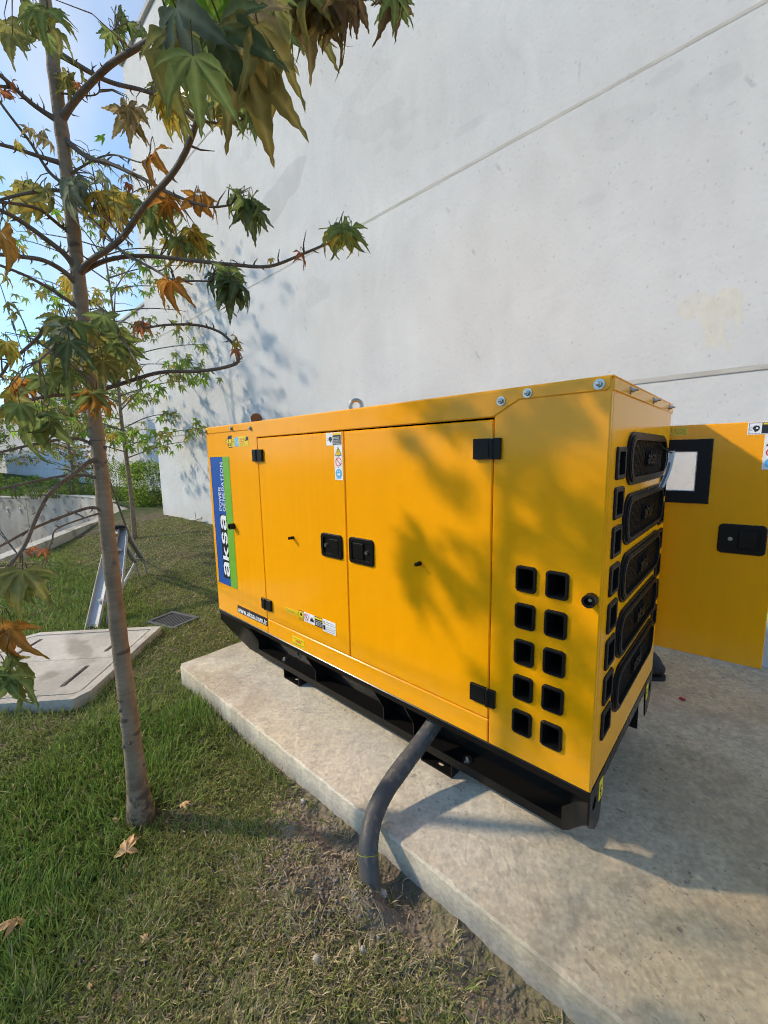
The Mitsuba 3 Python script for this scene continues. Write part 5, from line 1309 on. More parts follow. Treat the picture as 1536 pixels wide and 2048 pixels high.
# ------------------------------------------------------------------ hedge shrubs
def shrub(lab, x, y, z0, w, h, seed, upright=0.6, leaf=0.055, cols=((0.17, 0.27, 0.045), (0.30, 0.38, 0.07), (0.08, 0.15, 0.03))):
    key = num("hedge_shrub")
    tag(key, lab, "shrub", group="shrubs planted along the retaining wall")
    r = np.random.default_rng(seed)
    st = []
    for _ in range(7):
        a, q_ = r.uniform(0, 6.28), r.uniform(0, 0.35) * w
        b = np.array([x + q_ * math.cos(a), y + q_ * math.sin(a), z0])
        st.append(tube([b, b + [0.1 * w * math.cos(a), 0.1 * w * math.sin(a), h * 0.5], b + [0.2 * w * math.cos(a), 0.2 * w * math.sin(a), h * r.uniform(0.8, 1.0)]], [0.010, 0.007, 0.003], 5))
    put(key + "__stems", cat(st), "twig_bark", smooth=50)
    labels[key + "__stems"] = {"kind": "stuff"}
    nl = int(2600 * w * h / 0.8)
    u = r.normal(size=(nl, 3))
    u /= np.linalg.norm(u, axis=1, keepdims=True)
    rad_ = r.uniform(0.35, 1, nl) ** 0.5
    p = u * rad_[:, None]
    p = np.sign(p) * np.abs(p) ** 0.75
    p = p * (1 + 0.35 * (meshkit.fbm(u * 2.3 + seed, 3, seed)[:, None] - 0.5))
    P = np.c_[x + p[:, 0] * w / 2, y + p[:, 1] * w / 2, z0 + h * 0.52 + p[:, 2] * h * 0.5]
    az = r.uniform(0, 6.28, nl)
    d = np.c_[np.cos(az), np.sin(az), r.normal(size=nl) * 0.5 + upright]
    d /= np.linalg.norm(d, axis=1, keepdims=True)
    sd = np.cross(d, r.normal(size=(nl, 3)))
    sd /= np.linalg.norm(sd, axis=1, keepdims=True)
    ln = leaf * r.uniform(0.6, 1.4, nl)[:, None]
    V = np.stack([P, P + d * ln * 0.45 + sd * ln * 0.17, P + d * ln, P + d * ln * 0.45 - sd * ln * 0.17], 1).reshape(-1, 3)
    k = np.arange(nl)[:, None] * 4
    F = np.vstack([np.hstack([k, k + 1, k + 2]), np.hstack([k, k + 2, k + 3])])
    cc = np.array(cols)[r.integers(len(cols), size=nl)] * r.uniform(0.7, 1.3, (nl, 1))
    put(key + "__foliage", (V, F), "leaf", color=np.repeat(cc, 4, 0))
    labels[key + "__foliage"] = {"kind": "stuff"}


for k, (lab, x, y, w, h) in enumerate((
        ("trimmed round shrub farthest left along the retaining wall", -17.6, 0.22, 0.85, 0.85),
        ("low trimmed shrub second from the left along the retaining wall", -16.6, 0.68, 0.75, 0.72),
        ("third shrub from the left, standing in front of the bushy tree", -15.9, 1.12, 0.75, 0.78),
        ("low light green shrub just right of the bushy tree", -15.2, 1.55, 0.85, 0.66),
        ("upright column shaped shrub left of the near trunk", -14.6, 1.87, 0.62, 0.84),
        ("middle column shaped shrub close beside the near trunk", -14.1, 2.14, 0.60, 0.84),
        ("column shaped shrub partly hidden by the near trunk", -13.6, 2.40, 0.62, 0.86),
        ("shrub between the two trunks behind the retaining wall", -11.6, 2.52, 0.90, 1.15),
        ("feathery yellow green shrub just left of the slender tree", -10.3, 2.55, 0.95, 1.20))):
    shrub(lab, x, y, 0.08, w * 0.70, h * 1.05, 40 + k)
shrub("large feathery green shrub beside the corner of the white wall", -9.15, 2.62, 0.05, 1.12, 1.25, 60, 0.5, 0.075)


# a tall slender tree behind the photographer, whose thin crown half shades the foreground
tag("poplar_tree", "tall slender tree standing behind the photographer, outside the picture", "tree")
r = np.random.default_rng(91)
pc = np.array([-8.12, -8.45])
put("poplar_tree__trunk", tube([(*pc, -0.3), (*(pc + 0.1), 4.0), (*pc, 9.0), (*pc, 14.0)], [0.20, 0.15, 0.09, 0.02], 12), "bark", smooth=True)
nl = 1500
u = r.normal(size=(nl, 3)); u /= np.linalg.norm(u, axis=1, keepdims=True)
P = u * (r.uniform(0, 1, (nl, 1)) ** 0.45) * [0.95, 0.95, 4.3] + [pc[0], pc[1], 9.6]
cl_ = meshkit.fbm(P * [1.6, 1.6, 1.1], 3, 5)
P = P[cl_ > 0.40]
nl = len(P)
d = r.normal(size=(nl, 3)); d /= np.linalg.norm(d, axis=1, keepdims=True)
sd = np.cross(d, r.normal(size=(nl, 3))); sd /= np.linalg.norm(sd, axis=1, keepdims=True)
ln = 0.17 * r.uniform(0.6, 1.3, nl)[:, None]
V = np.stack([P, P + d * ln * 0.45 + sd * ln * 0.22, P + d * ln, P + d * ln * 0.45 - sd * ln * 0.22], 1).reshape(-1, 3)
k = np.arange(nl)[:, None] * 4
put("poplar_tree__crown", (V, np.vstack([np.hstack([k, k + 1, k + 2]), np.hstack([k, k + 2, k + 3])])), "leaf", color=np.tile((0.09, 0.14, 0.035), (len(V), 1)))
labels["poplar_tree__crown"] = {"kind": "stuff"}

# ------------------------------------------------------------------ step ladder
tag("step_ladder", "aluminium step ladder standing spread on the grass behind the near trunk", "ladder")
F1, F2 = np.array([-1.47, -0.47, -0.125]), np.array([-1.45, -0.315, -0.125])
TOP1, TOP2 = np.array([-2.28, -0.02, 0.635]), np.array([-2.26, 0.055, 0.635])
B1, B2 = np.array([-2.86, 0.31, 0.10]), np.array([-2.84, 0.40, 0.10])


def rail(p, q, w, t, flange=0.0):
    """A C-section rail from p to q: a web with two flanges."""
    p, q = np.array(p), np.array(q)
    d = (q - p) / np.linalg.norm(q - p)
    s = np.array([0.80, -0.60, 0.0])          # the web faces this way
    s = s - d * (s @ d); s /= np.linalg.norm(s)
    n_ = np.cross(s, d)
    parts = []
    for a0, a1, b0, b1 in ((-w / 2, w / 2, -t / 2, -t / 2 + 0.003), (-w / 2, -w / 2 + 0.004, -t / 2 + 0.003, t / 2), (w / 2 - 0.004, w / 2, -t / 2 + 0.003, t / 2)):
        c = [p + n_ * a + s * b for a, b in ((a0, b0), (a1, b0), (a1, b1), (a0, b1))] + [q + n_ * a + s * b for a, b in ((a0, b0), (a1, b0), (a1, b1), (a0, b1))]
        parts.append(trimesh.convex.convex_hull(np.array(c)))
    return cat(parts)


for p, q in ((F1, TOP1), (F2, TOP2)):
    put("step_ladder__rail", rail(p, q, 0.110, 0.034), "aluminium")
for p, q in ((B1, TOP1), (B2, TOP2)):
    put("step_ladder__rear_leg", rail(p, q, 0.055, 0.028), "aluminium")
for p in (F1, F2):
    put("step_ladder__foot", box(p[0] - 0.045, p[0] + 0.045, p[1] - 0.022, p[1] + 0.022, p[2] - 0.005, p[2] + 0.028, 0.005), "black_plastic")
for q_ in (0.25, 0.5, 0.75):
    a_, b_ = F1 + (TOP1 - F1) * q_, F2 + (TOP2 - F2) * q_
    m = cat([trimesh.convex.convex_hull(np.array([a_ + o for o in ([-0.04, 0, 0.012], [0.04, 0, 0.012], [-0.04, 0, -0.012], [0.04, 0, -0.012])] + [b_ + o for o in ([-0.04, 0, 0.012], [0.04, 0, 0.012], [-0.04, 0, -0.012], [0.04, 0, -0.012])]))])
    put("step_ladder__tread", m, "aluminium")
put("step_ladder__top_cap", trimesh.convex.convex_hull(np.array([c + o for c in (TOP1, TOP2) for o in ([-0.06, -0.02, 0.0], [0.06, -0.02, 0.0], [-0.06, 0.02, 0.0], [0.06, 0.02, 0.0], [-0.055, 0, 0.03], [0.055, 0, 0.03])])), "black_plastic")
for a_, b_ in ((B1, B2),):
    put("step_ladder__brace", tube([a_ * 0.9 + TOP1 * 0.1, b_ * 0.9 + TOP2 * 0.1], 0.010, 8), "aluminium", smooth=40)
    put("step_ladder__brace", tube([B1 + [0, 0, 0.0], (F1 * 0.62 + B1 * 0.38) + [0, 0, -0.06]], 0.016, 8), "aluminium", smooth=40)
    put("step_ladder__rear_foot", tube([B1 + [0.0, 0, 0.01], [B1[0] - 0.12, B1[1] + 0.06, float(height(B1[0] - 0.12, B1[1] + 0.06)) - 0.01]], 0.013, 8), "aluminium", smooth=40)
    put("step_ladder__rear_foot", tube([B2 + [0.0, 0, 0.01], [B2[0] - 0.12, B2[1] + 0.06, float(height(B2[0] - 0.12, B2[1] + 0.06)) - 0.01]], 0.013, 8), "aluminium", smooth=40)

# ------------------------------------------------------------------ guy wires and stakes
def twisted(p, q, r_, turns=26):
    p, q = np.array(p, float), np.array(q, float)
    t = np.linspace(0, 1, turns * 3)
    sag = np.array([0, 0, -0.03])[None] * (4 * t * (1 - t))[:, None]
    return tube(p + (q - p) * t[:, None] + sag, r_ * (1 + 0.25 * np.sin(t * turns * 6.28)), 6)


tag("guy_wire", "pair of dark guy wires running from a ground stake up to the near trunk", "guy wire", group="guy wires holding the young trees")
stake = np.array([-3.72, 0.58, float(height(-3.72, 0.58))])
tieh = np.array([np.interp(1.42, zt_, cxy[:, 0]), np.interp(1.42, zt_, cxy[:, 1]), 1.42])
put("guy_wire__strand", twisted(stake + [0, 0, 0.08], tieh + [-0.03, 0.0, 0.0], 0.0032, 40), "wire_steel", smooth=60)
put("guy_wire__strand", twisted(stake + [0.02, 0.015, 0.08], tieh + [-0.02, 0.02, -0.10], 0.0032, 40), "wire_steel", smooth=60)
put("guy_wire__turnbuckle", cat([tube([stake + [0, 0, -0.02], stake + [0.01, 0, 0.05]], 0.02, 8), tube([stake + [0.0, 0, 0.05], stake + [0.05, -0.02, 0.12]], 0.022, 8)]), "aluminium", smooth=40)
put("guy_wire__stake", tube([stake + [0.02, 0.01, -0.15], stake + [-0.01, 0, 0.10]], 0.012, 8), "wire_steel", smooth=40)
put("guy_wire__trunk_tie", tube([tieh + [np.interp(1.42, zt_, rad) * 1.05 * math.cos(a_), np.interp(1.42, zt_, rad) * 1.05 * math.sin(a_), 0] for a_ in np.linspace(0, 6.28, 25)], 0.0014, 5), "wire_steel", smooth=60)
tag("guy_wire_001", "two dark guy wires rising from the straw heap at the left edge", "guy wire", group="guy wires holding the young trees")
st2 = np.array([-4.62, -0.56, float(height(-4.62, -0.56)) + 0.01])
for dx in (0.0, 0.12):
    put("guy_wire_001__strand", twisted(st2 + [0, 0.04 * dx, 0.0], st2 + [-0.10 - dx * 2.2, -0.75 - dx, 2.0], 0.006, 30), "wire_steel", smooth=60)
put("guy_wire_001__stake", tube([st2 + [0.03, 0, -0.2], st2 + [-0.01, 0, 0.07]], 0.014, 8), "wire_steel", smooth=40)
tag("overhead_cable", "thin dark cable slanting down across the sky on the left", "cable")
ca_, cb_ = np.array([-12.66, -0.33, 11.6]), np.array([-14.6, 0.99, 5.25])
pts_ = [ca_ + (ca_ - cb_) * 2.0, ca_, cb_, cb_ + (cb_ - ca_) * 0.33]
put("overhead_cable__line", tube(pts_, 0.011, 6), "wire_steel", smooth=60)
put("overhead_cable__clamp", tube([cb_ + (ca_ - cb_) * 0.02, cb_ + (ca_ - cb_) * 0.06], 0.03, 8), "wire_steel", smooth=40)

# a short bent pipe lying against the foot of the wall
tag("pipe_stub", "short pale bent pipe lying at the foot of the white wall", "pipe")
put("pipe_stub__pipe", tube(spline([(-5.42, 2.03, 0.185), (-5.15, 2.03, 0.205), (-4.88, 2.04, 0.265)], 5), 0.016, 8), "joint_filler", smooth=50)
put("pipe_stub__nipple", tube([(-5.14, 2.035, 0.20), (-5.14, 2.04, 0.34)], 0.007, 6), "joint_filler", smooth=50)


# ------------------------------------------------------------------ grass
def in_view_weight(x, y):
    return np.hypot(x - EYE[0], y - EYE[1])


def scatter_grass(N, seed):
    r = np.random.default_rng(seed)
    # polar about the camera's foot, so that blades are densest where they are seen largest
    az = np.radians(r.uniform(86, 188, N))
    rr = 0.45 + (9.6 - 0.45) * r.uniform(0, 1, N) ** 1.6
    return EYE[0] + rr * np.cos(az), EYE[1] + rr * np.sin(az), rr, r


x, y, rr, r = scatter_grass(560000, 5)
hl_ = local(x, y, HATCH_O, HATCH_1, HATCH_2)
dl_ = local(x, y, DRAIN_O, DRAIN_1, DRAIN_2)
ok = ~((x > -0.008) & (y > -0.315))
ok &= ~((hl_[0] > -0.01) & (hl_[0] < S + 0.01) & (hl_[1] > -0.01) & (hl_[1] < S + 0.01))
ok &= ~((np.abs(dl_[0]) < 0.19) & (np.abs(dl_[1]) < 0.15))
ok &= ~inside_poly(RAMP, x, y) & (y < WALL_Y - 0.005)
kd = np.min(np.hypot(x[:, None] - kp[None, ::3, 0], y[:, None] - kp[None, ::3, 1]), 1)
ok &= kd > 0.17
ok &= np.hypot(x - TRUNK[0], y - TRUNK[1]) > 0.055
p3 = np.stack([x, y, 0 * x], -1)
clumpy = meshkit.fbm(p3 * 5.5, 3, 12)
patch = meshkit.fbm(p3 * 1.6 + 4, 3, 17)
# how bare, how dry, how lush
trench = sstep(0.21, 0.04, np.abs(y + 0.36)) * sstep(1.15, 1.5, x)
heap = np.exp(-(((x - 1.72) / 0.20) ** 2 + ((y + 0.53) / 0.13) ** 2))
straw_heap = np.exp(-(((x + 4.35) / 0.6) ** 2 + ((y + 0.72) / 0.42) ** 2))
bare = np.clip(0.95 * trench + 1.3 * heap + 1.1 * straw_heap + 0.75 * np.exp(-(((x - 1.03) / 0.11) ** 2 + ((y + 0.72) / 0.07) ** 2)) + 0.5 * np.exp(-(((x - 0.93) / 0.1) ** 2 + ((y + 0.92) / 0.06) ** 2)), 0, 1)
mound = sstep(-2.2, -3.6, x) * sstep(-0.2, 0.7, y)
lush = sstep(1.45, 1.0, x + 0.9 * (y + 1.05)) * sstep(-0.2, 0.5, x + 0.4 * (clumpy - 0.5)) + 0.75 * sstep(-0.6, -1.6, x) * sstep(0.1, -0.5, y - 0.2)
lush = np.clip(lush, 0, 1) * (1 - mound)
dry = np.clip(0.55 * sstep(1.2, 1.8, x) + 0.28 * mound + 0.6 * (patch - 0.45) + 0.35 * (clumpy - 0.5), 0, 0.95) * (1 - 0.55 * lush)
ok &= r.uniform(0, 1, len(x)) > bare * (0.45 + 1.1 * meshkit.fbm(p3 * 18, 2, 3)) * 0.97
ok &= r.uniform(0, 1, len(x)) < np.clip(0.40 + 1.0 * clumpy + 0.3 * lush - 0.15 * sstep(1.3, 1.8, x), 0, 1)
x, y, rr, lush, dry, clumpy, patch, mound = (v_[ok] for v_ in (x, y, rr, lush, dry, clumpy, patch, mound))
N = len(x)
z = height(x, y) - 0.003
edgy = np.exp(-(((y + 0.36) / 0.05) ** 2)) * (x > -0.1) * (x < 1.35) + np.exp(-((np.maximum(np.abs(local(x, y, HATCH_O, HATCH_1, HATCH_2)[0] - S / 2), np.abs(local(x, y, HATCH_O, HATCH_1, HATCH_2)[1] - S / 2)) - S / 2) / 0.06) ** 2)
length = (0.032 + 0.022 * lush + 0.022 * np.clip(edgy, 0, 1)) * r.uniform(0.55, 1.6, N) * (0.75 + 0.5 * clumpy) * (1 - 0.25 * mound) * (1 + 0.05 * np.clip(rr - 3, 0, 6))
width = 0.0035 * r.uniform(0.65, 1.5, N) * (1 + 0.20 * np.clip(rr - 1.2, 0, 9)) * (1 + 0.35 * lush)
swirl = 6.28 * meshkit.fbm(np.stack([x * 3.1, y * 3.1, 0 * x + 3], -1), 2, 33) * 2
az = np.where(r.uniform(0, 1, N) < 0.5, swirl + r.normal(size=N) * 0.7, r.uniform(0, 6.28, N))
lean = np.clip(r.normal(0.95, 0.35, N) - 0.30 * lush - 0.35 * np.clip(edgy, 0, 1), 0.15, 1.45)
dead = r.uniform(0, 1, N) < 0.09 + dry * 0.72
lean = np.where(dead, np.clip(lean + 0.35, 0, 1.54), lean)
hx, hy = np.cos(az), np.sin(az)
sx, sy = -hy, hx
rows, wid = [], [1.0, 0.92, 0.62]
curve = r.uniform(0.2, 1.1, N)
pos = np.stack([x, y, z], -1)
P = [pos]
for k in range(3):
    th = np.clip(lean + curve * (k / 3.0) - 0.25, 0.05, 1.9)
    step = np.stack([np.sin(th) * hx, np.sin(th) * hy, np.cos(th)], -1) * (length / 3)[:, None]
    P.append(P[-1] + step)
for k in (1, 2, 3):
    gz = height(P[k][:, 0], P[k][:, 1]) + 0.002 + 0.006 * r.uniform(0, 1, N)
    P[k][:, 2] = np.maximum(P[k][:, 2], gz)
tw = r.uniform(-0.8, 0.8, N)
side = np.stack([sx * np.cos(tw), sy * np.cos(tw), np.sin(tw)], -1) * width[:, None] * 0.5
verts = []
for k in range(3):
    verts += [P[k] - side * wid[k], P[k] + side * wid[k]]
verts.append(P[3])
V = np.stack(verts, 1).reshape(-1, 3)
b = np.arange(N)[:, None] * 7
F = np.vstack([np.hstack([b + i, b + j, b + k]) for i, j, k in ((0, 1, 3), (0, 3, 2), (2, 3, 5), (2, 5, 4), (4, 5, 6))])
green = np.array([0.215, 0.265, 0.080]) * (1 - lush[:, None]) + np.array([0.165, 0.265, 0.060]) * lush[:, None]
green = green * r.uniform(0.55, 1.5, (N, 1)) + np.array([0.09, 0.065, 0.01]) * r.uniform(0, 1, (N, 1)) ** 2
pale = np.array([0.62, 0.51, 0.31]) * r.uniform(0.45, 1.15, (N, 1))
olive = np.array([0.25, 0.245, 0.095]) * r.uniform(0.6, 1.2, (N, 1))
mixk = np.clip(dry[:, None] * r.uniform(0, 1.2, (N, 1)), 0, 0.8)
C = np.where(dead[:, None], pale, green * (1 - mixk) + olive * mixk)
put("grass", (V, F), "grass_blade", color=np.repeat(np.clip(C, 0, 0.8), 7, 0))
tag("grass", "worn green lawn grass with dry straw coloured patches", "grass", kind="stuff")

# crumbled leaf litter strewn through the lawn
r = np.random.default_rng(55)
n_l = 1100
az_ = np.radians(r.uniform(92, 186, n_l)); r_l = 0.6 + 4.2 * r.uniform(0, 1, n_l) ** 1.3
lx_, ly_ = EYE[0] + r_l * np.cos(az_), EYE[1] + r_l * np.sin(az_)
hk_ = local(lx_, ly_, HATCH_O, HATCH_1, HATCH_2)
okl = ~((lx_ > 0) & (ly_ > -0.32)) & ~((hk_[0] > 0) & (hk_[0] < S) & (hk_[1] > 0) & (hk_[1] < S)) & ~inside_poly(RAMP, lx_, ly_) & (ly_ < 2)
lx_, ly_ = lx_[okl], ly_[okl]
n_l = len(lx_)
base_ = np.stack([lx_, ly_, height(lx_, ly_) + r.uniform(0.004, 0.022, n_l)], -1)
e1_ = r.normal(size=(n_l, 3)) * [1, 1, 0.35]; e1_ /= np.linalg.norm(e1_, axis=1, keepdims=True)
e2_ = np.cross(e1_, r.normal(size=(n_l, 3)) * 0.4 + [0, 0, 1]); e2_ /= np.linalg.norm(e2_, axis=1, keepdims=True)
sz_ = (0.003 + 0.010 * r.uniform(0, 1, n_l) ** 3)[:, None]
V = np.stack([base_ - e1_ * sz_, base_ + e2_ * sz_ * 0.45 + [0, 0, 0.002], base_ + e1_ * sz_ * 1.1, base_ - e2_ * sz_ * 0.5 + [0, 0, 0.001]], 1).reshape(-1, 3)
k = np.arange(n_l)[:, None] * 4
put("leaf_litter", (V, np.vstack([np.hstack([k, k + 1, k + 2]), np.hstack([k, k + 2, k + 3])])), "dead_leaf", color=np.repeat(np.array([0.34, 0.22, 0.11]) * r.uniform(0.4, 1.4, (n_l, 1)), 4, 0))
tag("leaf_litter", "small crumbled bits of dry leaf strewn over the lawn", "leaf litter", kind="stuff")

# straw on the heap by the kerb
r = np.random.default_rng(77)
sv = []
for _ in range(900):
    a_ = r.uniform(0, 6.28)
    q_ = np.array([-4.35 + r.normal() * 0.40, -0.72 + r.normal() * 0.28])
    ln = r.uniform(0.05, 0.16)
    e_ = q_ + ln * np.array([math.cos(a_), math.sin(a_)])
    sv.append(tube([(q_[0], q_[1], float(height(*q_)) + r.uniform(0.002, 0.03)), (e_[0], e_[1], float(height(*e_)) + r.uniform(0.002, 0.04))], 0.0024, 3, caps=False))
put("straw", cat(sv), "straw_stalk")
tag("straw", "dry straw scattered over the earth heap by the kerb", "straw", kind="stuff")

# crumbs of dug earth round the conduit and along the trench
lump = trimesh.creation.icosphere(1, 1.0)
r = np.random.default_rng(31)
vs, fs, k0 = [], [], 0
for k in range(4200):
    if k < 2600: px_, py_ = 1.70 + r.normal() * 0.17, -0.55 + r.normal() * 0.10
    elif k < 3700: px_, py_ = r.uniform(1.25, 2.7), -0.40 + r.normal() * 0.07
    else: px_, py_ = r.uniform(1.3, 2.3), -0.62 + r.normal() * 0.2
    if py_ > -0.325: continue
    s = 0.0011 + 0.0055 * r.uniform() ** 6
    v_ = lump.vertices * (1 + 0.5 * (meshkit.noise(lump.vertices * 1.7 + k, k % 50)[:, None] - 0.5)) * s * r.uniform(0.7, 1.3, 3)
    vs.append(v_ + [px_, py_, float(height(px_, py_)) + s * 0.25]); fs.append(lump.faces + k0); k0 += len(v_)
put("soil_crumbs", (np.vstack(vs), np.vstack(fs)), "soil_lump", smooth=True)
tag("soil_crumbs", "loose crumbs of dug earth around the foot of the conduit", "soil", kind="stuff")
stone = trimesh.creation.icosphere(2, 1.0)


def pebble(lab, px_, py_, s, seed):
    v_ = stone.vertices * (1 + 0.6 * (meshkit.fbm(stone.vertices * 1.3 + seed, 3, seed)[:, None] - 0.5)) * s
    k = put("stone", trimesh.Trimesh(v_ + [px_, py_, float(height(px_, py_)) + s[2] * 0.35], stone.faces, process=False), "pale_stone", smooth=40)
    tag(k, lab, "stone", group="pale stones in the soil and grass")


pebble("upright pale stone in the grass right of the conduit", 1.985, -0.555, np.array([0.008, 0.007, 0.020]), 1)
pebble("pale stone in the short grass below the conduit foot", 1.90, -0.66, np.array([0.012, 0.011, 0.012]), 2)
pebble("small pale stone beside the slab edge above the conduit", 1.41, -0.345, np.array([0.014, 0.010, 0.012]), 3)
pebble("reddish brown stone in the trench at the conduit foot", 1.925, -0.40, np.array([0.014, 0.012, 0.012]), 4)

# fallen leaves
def fallen(lab, px_, py_, s, yaw, roll, seed, col="t", lift=0.012):
    V, F, C = star_leaf(seed, col, n=8, droop=1.1)
    V = V * [1, 1, 0.8]
    V[:, 0] *= 0.75
    k = num("fallen_leaf")
    a_, b_ = math.radians(yaw), math.radians(roll)
    Rz = np.array([[math.cos(a_), -math.sin(a_), 0], [math.sin(a_), math.cos(a_), 0], [0, 0, 1]])
    Rx = np.array([[1, 0, 0], [0, math.cos(b_), -math.sin(b_)], [0, math.sin(b_), math.cos(b_)]])
    V = V @ (Rz @ Rx).T * s
    V += [px_, py_, float(height(px_, py_)) + lift - V[:, 2].min() * 0.8]
    C = np.clip(np.array((0.52, 0.33, 0.16)) * (0.6 + 0.8 * meshkit.fbm(V * 60, 2, seed))[:, None], 0, 0.7)
    scene[k] = mikit.ply((V, F), "dead_leaf", smooth=True, color=C)
    tag(k, lab, "leaf", group="dead leaves fallen on the lawn")


fallen("largest curled tan leaf lying in the lush grass in front of the trunk", 1.12, -0.93, 0.11, 60, 20, 4, lift=0.022)
fallen("rolled tan leaf at the lower left edge of the lawn", 1.125, -1.232, 0.10, 200, 35, 5, lift=0.03)
fallen("pale curled leaf on the bare earth right of the trunk foot", 1.03, -0.695, 0.055, 300, 30, 6)
fallen("small brown leaf just left of the trunk foot", 0.915, -0.905, 0.035, 120, 40, 7)
fallen("reddish leaf in the grass between the hatch and the concrete pad", -0.11, -0.27, 0.05, 20, 10, 8)
fallen("tan leaf in the short grass near the bottom edge", 1.47, -0.98, 0.030, 80, 30, 9)
fallen("small orange leaf on the lawn left of the ladder", -4.4, 0.02, 0.09, 10, 10, 10)

# a red petal on the pad
put("red_petal", (lambda m: (m.apply_scale([0.016, 0.013, 0.007]), m.apply_translation([2.53, 1.36, 0.006]), m)[2])(trimesh.creation.icosphere(2, 1.0)), "petal_red", smooth=True)
tag("red_petal", "tiny red petal lying on the pad below the open door", "petal")


# ------------------------------------------------------------------ the person working behind the generator
def body_of(J, bones, fine=0.02, it=6):
    m = None
    for a, b in bones:
        (pa, ra), (pb, rb) = J[a], J[b]
        h = m3.Manifold.batch_hull([m3.Manifold.sphere(ra, 20).translate(list(map(float, pa))), m3.Manifold.sphere(rb, 20).translate(list(map(float, pb)))])
        m = h if m is None else m + h
    m = m.refine_to_length(fine).to_mesh()
    t = trimesh.Trimesh(m.vert_properties[:, :3], m.tri_verts, process=True)
    trimesh.smoothing.filter_taubin(t, 0.5, 0.53, it)
    return t


HIP, CH, HD = np.array([2.06, 1.63, 0.42]), np.array([1.86, 1.46, 0.80]), np.array([1.74, 1.36, 1.02])
FT = {"l": np.array([2.350, 1.505, 0.0]), "r": np.array([2.16, 1.74, 0.0])}
LOOK = np.array([-0.75, -0.60, -0.25])
ACR = np.array([0.62, -0.78, 0.0])            # the person's left
J = {"hip": (HIP, 0.125), "waist": ((HIP + CH) / 2 + [0.02, 0.02, 0.0], 0.115), "chest": (CH, 0.125), "neck": (CH * 0.42 + HD * 0.58, 0.052), "head": (HD, 0.082), "chin": (HD + LOOK * 0.055 + [0, 0, -0.065], 0.045)}
for s, n_ in ((1, "l"), (-1, "r")):
    J["sh" + n_] = (CH + ACR * 0.17 * s + [0, 0, 0.05], 0.055)
    J["el" + n_] = (CH + ACR * 0.20 * s + [-0.10, -0.10, -0.18], 0.042)
    J["wr" + n_] = (CH + ACR * 0.12 * s + [-0.22, -0.27, -0.10], 0.029)
    J["pa" + n_] = (CH + ACR * 0.10 * s + [-0.27, -0.33, -0.08], 0.028)
    J["th" + n_] = (HIP + ACR * 0.09 * s, 0.088)
    J["kn" + n_] = (FT[n_] * 0.78 + HIP * 0.22 + ACR * 0.05 * s + [-0.27, -0.17, 0.36], 0.056)
    J["an" + n_] = (FT[n_] + [0.0, 0.0, 0.10], 0.042)
bones = [("hip", "waist"), ("waist", "chest"), ("chest", "neck"), ("neck", "head"), ("head", "chin")]
for n_ in "lr":
    bones += [("chest", "sh" + n_), ("sh" + n_, "el" + n_), ("el" + n_, "wr" + n_), ("wr" + n_, "pa" + n_), ("hip", "th" + n_), ("th" + n_, "kn" + n_), ("kn" + n_, "an" + n_)]
    s = 1 if n_ == "l" else -1
    for k in range(4):
        a = np.array(J["pa" + n_][0]) + ACR * s * (0.018 - 0.012 * k) + [-0.015, -0.015, 0.0]
        J[f"f{n_}{k}0"] = (a, 0.010)
        J[f"f{n_}{k}1"] = (a + [-0.030, -0.034, -0.010], 0.009)
        J[f"f{n_}{k}2"] = (a + [-0.042, -0.046 - 0.006 * (k in (1, 2)), -0.036], 0.008)
        bones += [(f"f{n_}{k}0", f"f{n_}{k}1"), (f"f{n_}{k}1", f"f{n_}{k}2")]
    a = np.array(J["pa" + n_][0]) - ACR * s * 0.022 + [0.008, 0.008, 0.0]
    J[f"t{n_}0"], J[f"t{n_}1"] = (a, 0.012), (a - ACR * s * 0.022 + [-0.022, -0.025, -0.012], 0.009)
    bones.append((f"t{n_}0", f"t{n_}1"))
J["nose0"], J["nose1"] = (HD + LOOK * 0.080, 0.012), (HD + LOOK * 0.098 + [0, 0, -0.016], 0.013)
bones.append(("nose0", "nose1"))
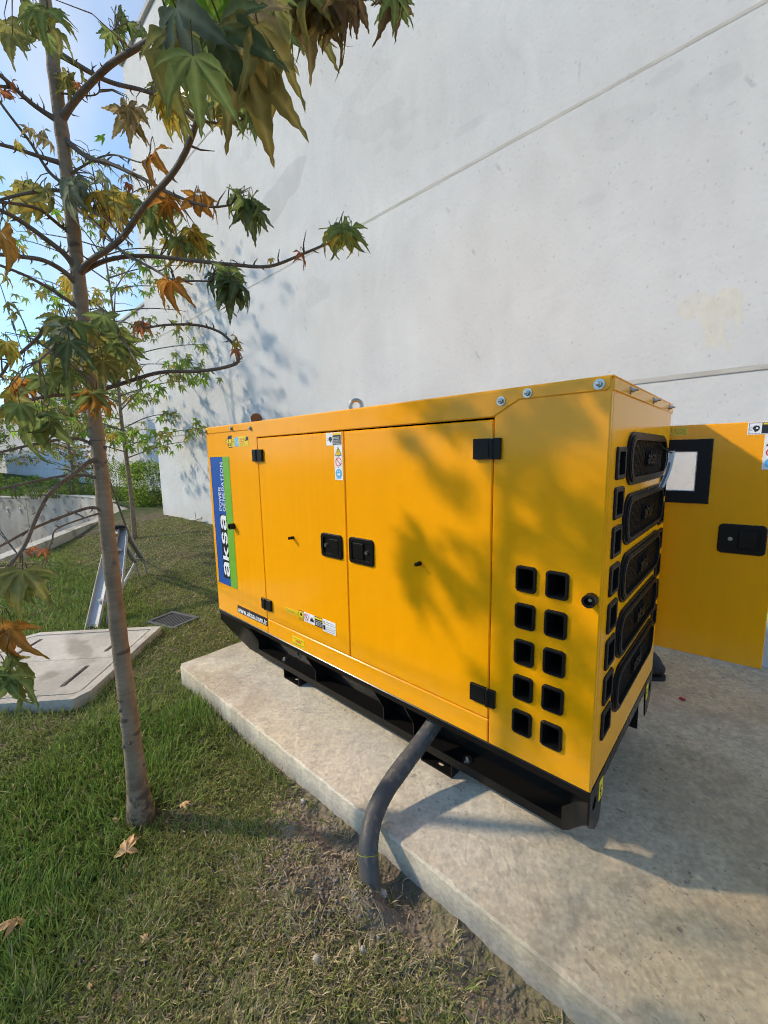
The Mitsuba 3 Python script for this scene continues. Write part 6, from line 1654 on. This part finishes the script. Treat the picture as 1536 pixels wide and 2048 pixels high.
for s in (-1, 1):
    J[f"ear{s}"], J[f"ear{s}b"] = (HD + ACR * s * 0.082, 0.016), (HD + ACR * s * 0.083 + [0, 0, -0.03], 0.012)
    bones.append((f"ear{s}", f"ear{s}b"))
tag("person", "person in dark trousers crouching behind the generator, one dark shoe showing", "person")
put("person__body", body_of(J, bones, 0.012, 5), "skin", smooth=True)
grow = lambda ks, d: {k: (J[k][0], J[k][1] + d) for k in ks}
put("person__shirt", body_of(grow(["hip", "waist", "chest", "shl", "shr", "ell", "elr"], 0.014), [("hip", "waist"), ("waist", "chest"), ("chest", "shl"), ("chest", "shr"), ("shl", "ell"), ("shr", "elr")], 0.03, 4), "work_shirt", smooth=True)
put("person__trousers", body_of(grow(["hip", "thl", "thr", "knl", "knr", "anl", "anr"], 0.016), [("hip", "thl"), ("hip", "thr"), ("thl", "knl"), ("thr", "knr"), ("knl", "anl"), ("knr", "anr")], 0.03, 4), "trousers", smooth=True)
JH = {"a": (HD - LOOK * 0.02 + [0, 0, 0.03], 0.086), "b": (HD - LOOK * 0.05 + [0, 0, -0.02], 0.070)}
put("person__hair", body_of(JH, [("a", "b")], 0.02, 2), "hair_dark", smooth=True)
TOE = np.array([-0.78, -0.62, 0.0])
for n_ in "lr":
    q = FT[n_]
    JS = {"heel": (q - TOE * 0.045 + [0, 0, 0.060], 0.040), "ank": (q + [0, 0, 0.110], 0.046), "mid": (q + TOE * 0.09 + [0, 0, 0.060], 0.044), "toe": (q + TOE * 0.185 + [0, 0, 0.050], 0.044)}
    k = put("person__shoe", body_of(JS, [("heel", "ank"), ("ank", "mid"), ("mid", "toe"), ("heel", "mid")], 0.015, 4), "shoe_leather", smooth=True)
    h_, m_i, t_ = (q - TOE * 0.045)[:2], (q + TOE * 0.09)[:2], (q + TOE * 0.185)[:2]
    so = unary_union([Point(h_).buffer(0.044), Point(t_).buffer(0.049), LineString([h_, m_i, t_]).buffer(0.044)])
    put(k + "__sole", lay(extr(so, 0.022), np.eye(4), (0, 0, 0.001)), "shoe_sole")
